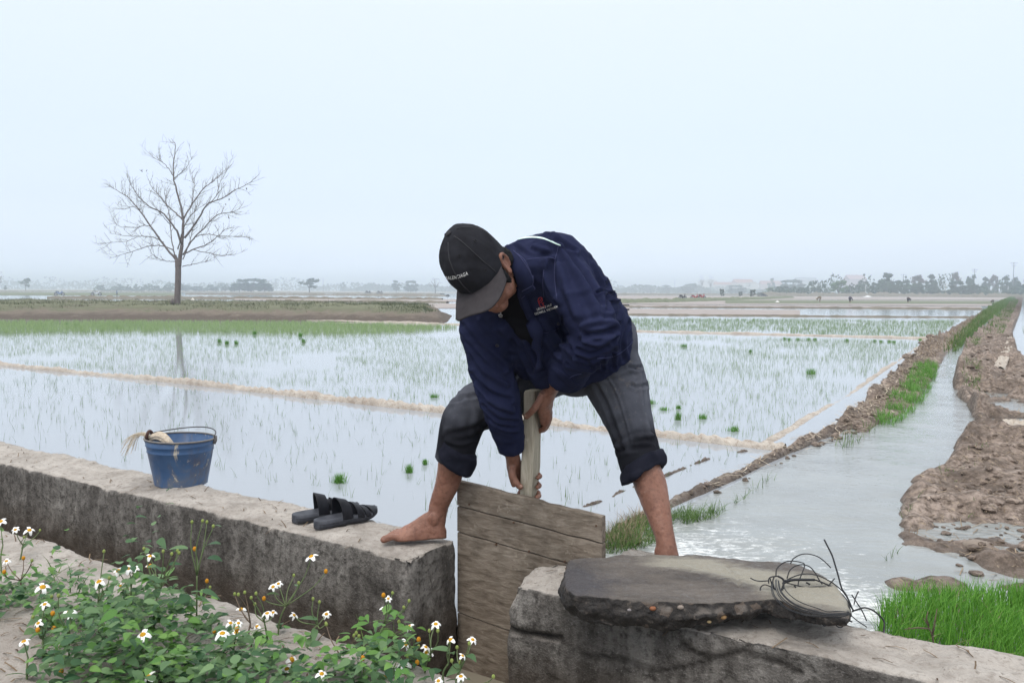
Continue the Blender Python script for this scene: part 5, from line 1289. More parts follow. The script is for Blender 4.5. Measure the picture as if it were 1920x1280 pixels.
def daisy(bpx, heads, buds, lab, leaves=8, stem_mat=None, seed=0, brown=False, leafpts=()):
    """bpx: pixel where the stem leaves the soil; heads: (px,py,size,tilt)"""
    a = random.Random(seed); b = soil_hit(*bpx); root = tag(empty('daisy_plant', b), lab, 'flower')
    dep = -(ci @ b).z; sm = MB(); lm = MB()
    tops = []
    for h_ in heads+buds:
        d_ = dep+a.uniform(-.06, .10); tops.append(P(h_[0], h_[1], d_)-b)
    mid = Vector((0, 0, 0))
    for t_ in tops: mid += t_/len(tops)
    fork = mid*.55+Vector((a.uniform(-.01, .01), a.uniform(-.01, .01), 0))
    sm.tube([tuple(p) for p in catmull([Vector((0, 0, -.03)), fork*.5+Vector((a.uniform(-.012, .012), 0, 0)), fork], 10)], list(np.linspace(.0026, .0020, 10)), 6)
    for i, t_ in enumerate(tops):
        m_ = fork*.4+t_*.6+Vector((a.uniform(-.008, .008), a.uniform(-.01, .01), -.006)); sm.tube([tuple(p) for p in catmull([fork, m_, t_], 8)], list(np.linspace(.0017, .0011, 8)), 5)
    sm.build('stem', M_TWIG if brown else M_STEM, root, True)
    for k in range(leaves):
        t = a.uniform(.08, .98); c = fork*t if t < .75 else fork*.5+a.choice(tops)*.5*a.uniform(.6, 1.1); q = a.uniform(0, 6.28); leaf_into(lm, c, (math.cos(q), math.sin(q), a.uniform(-.1, .5)), a.uniform(.025, .055), a.uniform(.014, .026), a.uniform(.1, .7), a.uniform(-.7, .7))
    for (x, y, L, ang) in leafpts:
        c = P(x, y, dep+.02)-b; leaf_into(lm, c, (math.cos(ang), -.3, math.sin(ang)), L, L*.52, .3, a.uniform(-.4, .4))
    if lm.v: lm.build('leaves', M_LEAF if seed % 3 else M_LEAF2, root, True)
    for i, h_ in enumerate(heads):
        pm_, dm_ = FLOW[(seed+i*3) % len(FLOW)]; fo = link('flower_head', dm_, root); fo.location = tops[i]; sz = h_[2]/19.5*(dep/1.9)*a.uniform(.88, 1.06)
        ax = Vector((a.uniform(-.5, .5)+h_[3], -a.uniform(.15, .75), 1)).normalized(); fo.rotation_euler = (ax.to_track_quat('Z', 'Y') @ Vector((0, 0, 1)).rotation_difference(Vector((0, 0, 1)))).to_euler(); fo.scale = (sz, sz, sz)
        link('petals', pm_, fo)
    for i, h_ in enumerate(buds):
        t_ = tops[len(heads)+i]; kind = h_[2]; mb = MB(); r = .0040 if kind == 'g' else .0052; rings = []
        for j in range(1, 7):
            th = math.pi*j/7; rings.append([(r*math.sin(th)*math.cos(q), r*math.sin(th)*math.sin(q), r*1.25*math.cos(th)+r*.7) for q in (2*math.pi*k/9 for k in range(9))])
        mb.loft(rings); o = mb.build('bud' if kind == 'g' else 'spent_head', M_BUD if kind == 'g' else M_DISC2, root, True); o.location = t_
g_, o_ = 'g', 'o'
DAISY = [
    ((4, 1075), [(2, 978, 17, .4)], [], 'white daisy cut by the frame edge above the kerb', 3), ((34, 1050), [(29, 993, 12, 0), (55, 994, 15, 0)], [(75, 995, g_), (45, 1008, g_)], 'daisy plant with two heads side by side before the dark canal', 2),
    ((34, 1128), [(12, 1052, 12, 0)], [(44, 1048, o_), (8, 1074, o_), (60, 1052, g_)], 'thin brown stemmed daisy with orange heads beside the frame edge', 6), ((85, 1178), [(80, 1101, 22, .1)], [(97, 1120, g_)], 'large drooping daisy low among dark leaves', 9),
    ((188, 1190), [(186, 1091, 20, .2)], [(205, 1085, g_), (195, 1035, g_)], 'tall single daisy left of the cluster of three', 7), ((245, 1175), [(222, 1070, 16, 0), (240, 1066, 16, 0), (253, 1066, 14, 0), (226, 1098, 13, 0)], [], 'daisy plant with a tight cluster of three pale heads', 7),
    ((290, 1200), [(281, 1043, 15, 0), (278, 1062, 12, .3)], [(270, 1030, g_), (306, 1035, g_), (322, 1040, g_), (333, 1034, g_), (336, 1038, g_), (282, 1063, o_)], 'bushy bright daisy plant with many green buds at its top', 16),
    ((368, 1180), [], [(360, 980, g_), (380, 978, g_), (388, 980, g_), (400, 988, g_), (365, 1031, o_)], 'tallest budding stem with no open heads against the dark canal wall', 3), ((389, 1140), [], [(388, 1091, o_), (394, 1102, g_)], 'short stem with one orange petalless head', 1),
    ((130, 1240), [(131, 1147, 19, .4), (133, 1155, 12, 0)], [(110, 1118, g_)], 'daisy with ragged white petals in the middle of the leaves', 9), ((80, 1235), [(84, 1133, 15, 0), (72, 1168, 15, 0)], [(99, 1152, o_), (71, 1183, o_), (62, 1158, g_), (101, 1180, o_)], 'low daisy plant with orange seed heads among dark leaves', 10),
    ((50, 1275), [(45, 1203, 18, .3)], [], 'drooping daisy with one hanging petal near the bare soil', 5), ((215, 1230), [(214, 1170, 17, 0)], [(193, 1171, g_), (228, 1160, g_)], 'white daisy facing up in the centre of the leafy mass', 8), ((268, 1275), [(268, 1190, 22, 0)], [], 'big white daisy over the brightest leaves', 6),
    ((280, 1300), [(279, 1269, 21, 0)], [(262, 1268, g_), (115, 1260, o_)], 'daisy at the very bottom edge among leaves', 8), ((432, 1270), [(432, 1168, 17, 0), (417, 1188, 22, 0), (443, 1186, 18, 0), (447, 1168, 12, 0)], [(402, 1185, o_), (444, 1182, o_)], 'daisy plant with a dense cluster of big heads', 10),
    ((520, 1190), [(512, 1100, 15, 0), (522, 1094, 12, 0), (584, 1044, 21, .1)], [(495, 1124, o_), (611, 1073, o_), (551, 1080, g_), (560, 1094, g_)], 'branching daisy with the highest open head below the sandals', 5, ), ((478, 1215), [(482, 1174, 13, 0), (452, 1142, 15, 0)], [(440, 1115, g_), (447, 1116, g_), (459, 1112, g_)], 'daisy with dark stem and green buds on the kerb', 4),
    ((505, 1205), [(501, 1150, 16, 0), (512, 1148, 12, 0)], [(471, 1122, g_), (480, 1114, g_), (478, 1134, g_)], 'pair of half open daisies on the kerb edge', 4), ((585, 1200), [(612, 1151, 14, .3), (551, 1153, 13, .4)], [(587, 1124, g_), (599, 1130, g_), (611, 1170, g_)], 'slender daisy rising over the kerb brink', 4),
    ((545, 1275), [(547, 1236, 19, .3), (538, 1254, 18, 0)], [], 'two daisies one below the other at the bottom', 6), ((600, 1300), [(603, 1263, 18, .3)], [(592, 1272, g_)], 'lone daisy at the bottom between two leafy clumps', 6), ((668, 1292), [(664, 1249, 21, .1)], [(680, 1236, o_)], 'daisy with spread petals left of the large bottom one', 8),
    ((720, 1300), [(720, 1272, 26, 0), (746, 1263, 16, .2)], [(700, 1262, g_)], 'largest daisy at the bottom edge', 8), ((712, 1225), [(728, 1122, 13, 0), (719, 1141, 12, 0)], [(719, 1118, o_), (736, 1113, g_), (767, 1128, g_), (757, 1140, g_)], 'leafy daisy with small half closed heads before the wall corner', 12),
    ((755, 1260), [(757, 1246, 24, 0), (728, 1237, 16, .2)], [(764, 1232, g_), (782, 1244, o_)], 'full faced daisy with yellow centre near the wooden gate', 8), ((775, 1250), [(760, 1207, 18, .1), (768, 1174, 14, 0)], [(748, 1167, g_), (749, 1180, g_), (785, 1201, o_), (785, 1213, g_)], 'daisy with hanging petals against the dark gap', 5),
    ((795, 1262), [(798, 1213, 16, 0), (801, 1222, 18, 0), (817, 1170, 18, 0)], [(805, 1184, g_), (821, 1184, g_)], 'daisy with a flat side-on head beside the gate planks', 3), ((835, 1285), [(845, 1199, 17, 0)], [(843, 1205, g_)], 'daisy with arched petals in front of the gate', 3),
    ((862, 1300), [(886, 1199, 16, .2), (867, 1229, 13, .4)], [(857, 1215, g_), (880, 1208, g_), (863, 1243, g_), (847, 1240, g_)], 'daisy leaning out over the gap nearest the gate', 3), ((865, 1310), [(864, 1268, 17, 0), (822, 1276, 14, 0)], [(925, 1270, g_)], 'daisy on the last corner of the kerb', 4),
    ((630, 1265), [], [(668, 1188, g_), (664, 1193, g_), (673, 1194, g_), (612, 1172, g_)], 'dry stem with small pale buds on the kerb', 3)]
for i, d_ in enumerate(DAISY):
    daisy(d_[0], d_[1], d_[2], d_[3], d_[4], seed=i, brown=(i in (2, 6+100, 17, 31)), leafpts=(((352, 1028, .05, 2.8), (388, 1022, .05, .5), (390, 1045, .045, .2), (398, 985, .03, .3)) if i == 7 else ()))
# leafy ground cover that carries them
def cover(pix, dens, hr, L, mat, seed, thr=-.3):
    p = scatter(pix, dens, HW, seed); a = np.random.default_rng(seed); p = p[fbm(p, 7, 3) > thr]; mb = MB()
    hh = np.clip(1+fbm(p, 4, 3), .25, 1.7)
    for q, k in zip(p, hh):
        h = wb.ray_cast(Vector((q[0], q[1], 2)), Vector((0, 0, -1))); z = h[0].z if h[0] is not None else HW
        t = a.uniform(0, 6.28); zz = a.uniform(*hr)*k; l = a.uniform(*L); leaf_into(mb, (q[0], q[1], z+zz), (math.cos(t), math.sin(t), a.uniform(-.15, .45)), l, l*a.uniform(.45, .62), a.uniform(.1, .6), a.uniform(-.6, .6))
    return tag(mb.build('ground_cover', mat, None, True), kind='stuff')
C1 = [(-60, 1110), (0, 1095), (90, 1090), (150, 1120), (200, 1125), (260, 1110), (330, 1110), (380, 1160), (430, 1195), (470, 1225), (520, 1240), (600, 1255), (680, 1225), (760, 1240), (820, 1275), (860, 1300), (860, 1400), (-100, 1400), (70, 1330), (95, 1235), (60, 1190), (-60, 1170)]
cover(C1, 3800, (.005, .09), (.015, .036), M_LEAF, 91, -.28); cover(C1, 1300, (.03, .12), (.014, .034), M_LEAF2, 92, -.1)
cover([(90, 1330), (120, 1255), (300, 1180), (420, 1200), (480, 1290), (480, 1400)], 2800, (.04, .15), (.020, .042), M_LEAF, 93, -.4); cover([(180, 1330), (230, 1240), (330, 1235), (380, 1290), (380, 1400)], 1700, (.08, .18), (.018, .038), M_LEAF2, 94, -.4)
cover([(200, 1160), (250, 1085), (330, 1070), (345, 1130), (300, 1180)], 1100, (.05, .20), (.020, .042), M_LEAF, 95, -.5)
p = scatter([(80, 1110), (100, 1075), (170, 1085), (160, 1120)], 800, HW, 96); V, Fc = blades(p, rng.uniform(.04, .11, len(p)), .004, rng.uniform(.3, 1.2, len(p)), rng); tag(np_mesh('kerb_grass', V, Fc, M_GRASS), kind='stuff')
p = scatter([(640, 1290), (700, 1180), (760, 1250), (760, 1320)], 500, HW, 97); V, Fc = blades(p, rng.uniform(.03, .09, len(p)), .003, rng.uniform(.3, 1.2, len(p)), rng); tag(np_mesh('kerb_grass', V, Fc, M_GRASS), kind='stuff')
p = scatter(NUR, 420, .04, 98); p = p[(p @ np.array(tuple(N))) > P_BACK+.015]; V, Fc = blades(p, rng.uniform(.06, .115, len(p)), .004, rng.uniform(.4, 1.2, len(p)), rng, 4); tag(np_mesh('nursery_straw', V, Fc, M_DRY), kind='stuff')
# a bare twig in the nursery rice
tw = MB(); q0 = PZ(1752, 1215, .12); dd = -(ci @ q0).z
for pts in ([(1753, 1222), (1748, 1190), (1738, 1168), (1731, 1158)], [(1748, 1190), (1752, 1170), (1757, 1140)], [(1743, 1178), (1720, 1176), (1695, 1179)], [(1741, 1172), (1737, 1158), (1740, 1145)]):
    tw.tube([tuple(P(x, y, dd)) for x, y in pts], list(np.linspace(.0032, .0012, len(pts))), 6)
tag(tw.build('twig', M_TWIG, None, True), 'bare brown twig sticking out of the bright nursery rice', 'twig')
# clods of turned mud on the banks, and two stones
def clods():
    a = np.random.default_rng(33); pts = np.concatenate([on_bank([(1730, 925), (1800, 880), (1860, 840), (1960, 850), (2150, 900), (2250, 1110), (1930, 1110), (1800, 1080), (1740, 990)], 120, 81, bk), on_bank([(1300, 930), (1420, 875), (1560, 810), (1640, 740), (1740, 650), (1770, 655), (1700, 740), (1610, 815), (1480, 865), (1340, 935)], 150, 82, bk), on_bank([(1810, 740), (1815, 690), (1850, 640), (1890, 640), (1930, 700), (1960, 740)], 60, 83, bk), on_bank([(1130, 1000), (1240, 950), (1300, 925), (1300, 940), (1200, 985)], 200, 84, bk)])
    pts = pts[pts[:, 2] > .008]; bm = bmesh.new(); bmesh.ops.create_icosphere(bm, subdivisions=2, radius=1); bv = np.array([tuple(v.co) for v in bm.verts]); bf = np.array([[v.index for v in f.verts] for f in bm.faces]); bm.free(); Vs, Fs = [], []
    for i, p in enumerate(pts):
        r = .012*math.exp(a.normal(0, .55)); r = min(r, .06); v = bv*(1+.45*fbm(bv+i*3.1, 1.1, 3))[:, None]; s = np.array([a.uniform(.8, 1.5), a.uniform(.8, 1.5), a.uniform(.5, .85)]); q = a.uniform(0, 6.28); c, sn = math.cos(q), math.sin(q); v = v*s*r; v = np.c_[v[:, 0]*c-v[:, 1]*sn, v[:, 0]*sn+v[:, 1]*c, v[:, 2]]; Vs.append(v+p+[0, 0, r*.15]); Fs.append(bf+i*len(bv))
    o = np_mesh('mud_clods', np.concatenate(Vs), np.concatenate(Fs), M_MUD); tag(o, kind='stuff')
    for (px, py, wpx, lab, cc) in ((1828, 1022, 46, 'low muddy stone half sunk in the bank above the nursery rice', (.30, .25, .21)), (1880, 862, 34, 'pale stone at the water edge beside the torn sheeting', (.42, .37, .30)), (1676, 752, 22, 'dark clod with a knob standing on the channel bank', (.10, .08, .07))):
        g = PZ(px, py, .04); r = wpx*g.y/F/2; v = bv*(1+.28*fbm(bv+px, .9, 3))[:, None]*np.array([1, .75, .5])*r; o = np_mesh('stone', v, bf, varied('stone_%d' % px, tuple(q*.7 for q in cc), cc, 14, .9, .2, .6, 60, .01), True); o.location = g; tag(o, lab, 'stone')
clods()
# torn plastic sheeting on the right-hand bank
M_SHEET = NM('torn_sheeting', .6, .35); M_SHEET.color(M_SHEET.mix(M_SHEET.ramp(M_SHEET.noise(20, 5, .7), [(.5, 0), (.66, .8)]), (.44, .385, .32), (.20, .155, .125))); M_SHEET = M_SHEET.m
def sheeting(pa, pb, z, amp, lab, nu=70, nv=26, fr=9):
    a = np.array([tuple(PZ(x, y, 0)) for x, y in catmull(pa, nu)]); b = np.array([tuple(PZ(x, y, 0)) for x, y in catmull(pb, nu)]); t = np.linspace(0, 1, nv)[None, :, None]; G = a[:, None]*(1-t)+b[:, None]*t; p = G.reshape(-1, 3); s = (np.linspace(0, 1, nu)[:, None]*fr+t[..., 0]*1.5+fbm(p, 2.2, 3).reshape(nu, nv)*1.3)
    G[..., 2] = z+amp*np.abs(np.sin(s*math.pi))**.7*(.4+.6*np.sin(math.pi*t[..., 0])**.5)+fbm(p, 9, 3).reshape(nu, nv)*amp*.3; o = grid_mesh('plastic_sheeting', G, M_SHEET, None); del_ = o; tag(o, lab, 'sheeting'); return o
sheeting([(1888, 642), (1880, 665), (1868, 690), (1860, 705)], [(1900, 645), (1897, 668), (1890, 690), (1884, 706)], .10, .07, 'crumpled pale plastic sheeting bulging from the far right bank', 70, 26, 4)
sheeting([(1842, 805), (1870, 800), (1910, 800), (1980, 805)], [(1838, 828), (1875, 836), (1920, 838), (1990, 840)], .05, .045, 'torn folded plastic sheeting heaped at the water gap', 80, 26, 8)
sheeting([(1850, 842), (1880, 840), (1930, 842), (2000, 848)], [(1848, 848), (1885, 850), (1935, 853), (2000, 860)], .035, .012, 'flat white strip of plastic below the folded sheeting', 60, 12, 5)
# white foam sack wedged in the water behind the slab tip
# ================================================================== THE BARE TREE
def bare_tree():
    base = PZ(334, 569, .42); D = -(ci @ base).z
    root = tag(empty('bare_tree', base), 'tall leafless tree with spreading fine branches on the grassy bank', 'tree')
    rg = random.Random(21)
    Z = lambda zx, zy, dd=0.0: P(172+zx*.267, 230+zy*.2735+(1240-zy)*.006, D+dd)-base
    tr = MB(); br = MB(); tw = MB()
    tr.tube([tuple(p) for p in catmull([Z(600, 1262), Z(600, 1225), Z(604, 1130), Z(607, 1030), Z(607, 960), Z(606, 930)], 24)], [.235, .20, .185, .178, .172, .168, .166, .165, .164, .163, .162, .161, .16, .16, .16, .158, .158, .156, .155, .154, .152, .15, .148, .145], 14)
    tr.tube([tuple(p) for p in catmull([Z(614, 980), Z(622, 900), Z(634, 830)], 10)], list(np.linspace(.12, .095, 10)), 10)
    tr.tube([tuple(p) for p in catmull([Z(598, 985), Z(594, 930), Z(584, 900)], 8)], list(np.linspace(.10, .07, 8)), 10)
    LIMBS = [([(634, 840), (640, 740), (642, 660), (630, 580), (602, 470), (575, 355), (575, 240), (592, 140), (560, 85)], .095, 0), ([(590, 930), (500, 820), (410, 690), (330, 580), (260, 500), (180, 450), (85, 395)], .07, .8), ([(628, 815), (600, 740), (555, 670), (495, 605), (400, 555), (330, 490), (270, 400), (240, 330)], .07, -.9),
             ([(640, 655), (590, 605), (530, 555), (480, 490), (420, 420), (385, 335)], .05, .6), ([(652, 780), (720, 690), (770, 610), (815, 545), (920, 500), (1000, 450), (1100, 400), (1180, 330)], .065, -.7), ([(642, 655), (690, 570), (740, 490), (800, 420), (850, 385), (920, 320), (990, 260)], .05, .9), ([(640, 900), (720, 780), (790, 710), (880, 620), (960, 605), (1030, 580), (1070, 520)], .05, 1.0),
             ([(648, 890), (740, 850), (830, 815), (890, 760), (940, 720), (980, 705)], .042, -1.1), ([(720, 775), (800, 755), (900, 765), (1010, 770), (1120, 775)], .030, -.4), ([(636, 980), (720, 962), (780, 950), (835, 935)], .030, .3), ([(700, 862), (800, 880), (900, 905), (960, 898), (1005, 878)], .026, .9),
             ([(586, 945), (520, 940), (450, 915), (410, 870), (390, 830)], .026, -.6), ([(575, 865), (500, 838), (420, 835), (310, 868), (220, 895), (120, 925)], .036, .7), ([(505, 810), (430, 775), (330, 770), (230, 765), (120, 745)], .034, -.9), ([(475, 775), (400, 695), (300, 705), (200, 700), (140, 655)], .028, .5), ([(320, 775), (230, 805), (140, 810), (40, 822)], .018, .3),
             ([(577, 355), (520, 270), (450, 225), (400, 185)], .026, .5), ([(580, 362), (630, 320), (670, 280), (710, 205)], .026, -.5), ([(582, 900), (560, 780), (545, 620), (520, 520), (530, 430)], .040, 1.3), ([(700, 560), (712, 470), (718, 380), (690, 300)], .026, 1.0), ([(605, 860), (650, 700), (720, 600), (800, 540)], .040, -1.4), ([(640, 930), (690, 800), (720, 640), (730, 540)], .032, 1.5), ([(345, 580), (290, 560), (220, 580), (165, 530)], .018, .4), ([(560, 700), (510, 640), (440, 560), (400, 500)], .024, -1.2), ([(815, 545), (880, 480), (900, 400), (960, 290)], .026, -.2)]
    def twigs(pts, r, lev):
        n = len(pts); L = sum((pts[i+1]-pts[i]).length for i in range(n-1))
        k = int(L/(.27 if lev == 0 else .22))
        for _ in range(k):
            t = rg.uniform(.25 if lev == 0 else .15, 1.0); i = min(int(t*(n-1)), n-2); p = pts[i]; d = (pts[i+1]-pts[i]).normalized()
            s = Vector((rg.gauss(0, 1), rg.gauss(0, .8), rg.gauss(0, 1))); s = (s-d*s.dot(d)).normalized(); g = (d*.75+s*rg.uniform(.5, .9)+Vector((0, 0, rg.uniform(.0, .45)))).normalized()
            l = rg.uniform(.40, 1.05)*(1 if lev == 0 else .5); q = [p]; dd = g
            for j in range(4):
                dd = (dd+Vector((rg.gauss(0, .18), rg.gauss(0, .18), rg.gauss(.07, .16)))).normalized(); q.append(q[-1]+dd*l/4)
            rr = min(r*(1-t)*.45+.006, .012) if lev == 0 else .005
            (br if lev == 0 else tw).tube([tuple(x) for x in q], list(np.linspace(rr, .0035, 5)), 5 if lev == 0 else 4, cap=False)
            if lev < 1: twigs(q, rr, lev+1)
    for pix, r, dz in LIMBS:
        c = catmull([tuple(Z(x, y, dz*(i/(len(pix)-1))**1.0*1.2)) for i, (x, y) in enumerate(pix)], 26)
        w = [Vector(p)+Vector((rg.gauss(0, .012), rg.gauss(0, .012), rg.gauss(0, .012)))*(0 < i < 25) for i, p in enumerate(c)]
        br.tube([tuple(p) for p in w], list(np.linspace(r*.9, max(.006, r*.10), 26)), 7); twigs(w, r, 0)
    bark = varied('bare_bark', (.10, .085, .085), (.17, .145, .14), 6, .9, .2, .6, 30, .02); tr.build('trunk', bark, root, True); br.build('branches', bark, root, True); tw.build('twigs', bark, root, True)
    lf = MB()
    for zx, zy in [(345, 305), (360, 300), (385, 322), (390, 303), (335, 303), (965, 505), (935, 395), (960, 625), (975, 715), (1105, 775), (1115, 785), (940, 540), (1085, 430), (958, 635), (982, 725), (1100, 770), (555, 210), (660, 240), (935, 770)]:
        c = Z(zx, zy, rg.uniform(-.6, .6)); q = rg.uniform(0, 6.28); leaf_into(lf, c, (math.cos(q), math.sin(q), -.6), .13, .07, .3, .3)
    lf.build('last_leaves', plain('dead_leaf', (.10, .10, .08), .8), root)
    # stump and weeds at its foot
    st = MB(); st.tube([tuple(Z(565, 1248, -.3)), tuple(Z(563, 1225, -.3)), tuple(Z(568, 1206, -.3))], [.10, .09, .06], 9); tag(st.build('stump', bark, None, True), 'short dark stump against the foot of the bare tree', 'stump').location = base
bare_tree()

# ================================================================== FAR FIELDS, TREES, VILLAGE
def G0(px, d, z=0.0):
    """ground point at depth d under photo column px"""
    a = P(px, 545, d); return Vector((a.x, a.y, z))
# weeds and clods on the grassy bank
bb = bvh_of('tree_bank'); pw = []
aa = np.random.default_rng(8); tb_ = np.array([tuple(v.co) for v in bpy.data.objects['tree_bank'].data.vertices]); tb_ = tb_[(tb_[:, 2] > .30)]
idx = aa.integers(0, len(tb_), 26000); pw = tb_[idx]+np.c_[aa.normal(0, .18, (26000, 2)), np.zeros(26000)]
pw = pw[fbm(pw, .5, 3) > -.15]; V, Fc = blades(pw, aa.uniform(.05, .22, len(pw)), .02, aa.uniform(.2, 1.1, len(pw)), aa); k = len(V)
M_WEED = leafy('bank_weeds', (.04, .062, .028), (.14, .15, .08), .2, .8); tag(np_mesh('bank_grass', V, Fc, M_WEED), kind='stuff')

LEAFC = {'dark': leafy('far_dark_leaf', (.028, .055, .030), (.065, .105, .055), .15, .8), 'light': leafy('far_light_leaf', (.06, .13, .04), (.12, .21, .07), .2, .8), 'brown': leafy('far_brown_leaf', (.10, .075, .065), (.16, .12, .10), .1, .8)}
M_FTR = plain('far_trunk', (.075, .06, .05), .9)
def tree_proto(kind, seed, blobs, leaf=.055, n=900, trunk=.3, spread=1.0, fork=3, zc=.60, zr=.42):
    """unit-height tree: trunk + crown built of leaf clumps; returns (trunk mesh, crown mesh)"""
    a = np.random.default_rng(seed); tm = MB(); tm.tube([(0, 0, -.02), (.01, 0, trunk*.6), (0, 0, trunk)], [.030, .022, .018], 7); tips = []
    for k in range(fork+3):
        q = 6.28*k/(fork+3)+a.uniform(-.4, .4); r = a.uniform(.12, .26)*spread; z = a.uniform(.6, .9); m = (math.cos(q)*r*.45, math.sin(q)*r*.45, trunk+(z-trunk)*.45); tm.tube([(0, 0, trunk*.85), m, (math.cos(q)*r, math.sin(q)*r, z)], [.016, .011, .004], 5); tips.append((math.cos(q)*r, math.sin(q)*r, z))
    pts = []
    for k in range(blobs):
        z = a.uniform(trunk+.05, .90); rr = spread*.30*math.sqrt(max(.05, 1-((z-zc)/zr)**2)); q = a.uniform(0, 6.28); r0 = a.uniform(0, 1)**.5*rr; c = np.array([math.cos(q)*r0, math.sin(q)*r0, z]); s = a.uniform(.07, .14)
        m = int(n/blobs*a.uniform(.6, 1.4)); d = a.normal(0, 1, (m, 3)); d /= np.linalg.norm(d, axis=1)[:, None]; pts.append(c+d*s*(a.uniform(.4, 1.05, m)[:, None])*np.array([1.15, 1.15, .8]))
    p = np.concatenate(pts); p[:, 2] = np.minimum(p[:, 2], 1.0); m = len(p); d1 = a.normal(0, 1, (m, 3)); d1 /= np.linalg.norm(d1, axis=1)[:, None]; d2 = np.cross(d1, a.normal(0, 1, (m, 3))); d2 /= np.linalg.norm(d2, axis=1)[:, None]
    L = (leaf*a.uniform(.6, 1.3, m))[:, None]; V = np.stack([p-d1*L, p+d2*L*.6, p+d1*L, p-d2*L*.6], 1).reshape(-1, 3); Fc = np.arange(m*4).reshape(-1, 4)
    o = np_mesh('crown', V, Fc, LEAFC[kind]); cm_ = o.data; bpy.data.objects.remove(o); t = tm.mesh('trunk', True); t.materials.append(M_FTR); return t, cm_
PRO = {'round': tree_proto('dark', 1, 22, .058, 1200, .14, 1.05), 'tall': tree_proto('dark', 2, 16, .055, 900, .15, .75), 'wide': tree_proto('dark', 3, 20, .05, 900, .32, 1.5), 'light': tree_proto('light', 4, 16, .05, 900, .22, 1.1), 'brown': tree_proto('brown', 5, 20, .042, 900, .18, .8), 'bare': tree_proto('brown', 6, 14, .022, 260, .35, 1.2, 6), 'bush': tree_proto('dark', 7, 16, .075, 800, .02, 1.5, 3, .30, .66), 'dense': tree_proto('dark', 9, 30, .06, 1700, .06, 1.25, 3, .42, .58), 'olive': tree_proto('light', 12, 14, .05, 600, .02, 1.4, 3, .30, .66)}
WID = {'round': .82, 'tall': .62, 'wide': 1.1, 'light': .88, 'brown': .72, 'bare': .95, 'bush': 1.1, 'dense': .98, 'olive': 1.05}
def far_tree(px, top, base, wpx, kind, d, lab, group, name='tree'):
    g = G0(px, d); h = (base-top)*d/F; sx_ = (wpx*d/F)/(h*WID[kind]); rt = tag(empty(name, g, random.uniform(0, 6.28)), lab, 'tree' if kind not in ('bush', 'olive') else 'shrub', group)
    rt.scale = (sx_*h, sx_*h, h); t, c = PRO[kind]; link('trunk', t, rt); link('crown', c, rt); return rt
DESC = {'round': 'hazy dark round-crowned tree', 'tall': 'hazy narrow upright tree', 'wide': 'hazy wide-crowned tree', 'light': 'fresh green leafy tree', 'brown': 'brownish thin-leaved tree', 'bare': 'nearly bare far tree', 'bush': 'low dark shrub', 'dense': 'broad dense dark tree', 'olive': 'low grey-green shrub'}
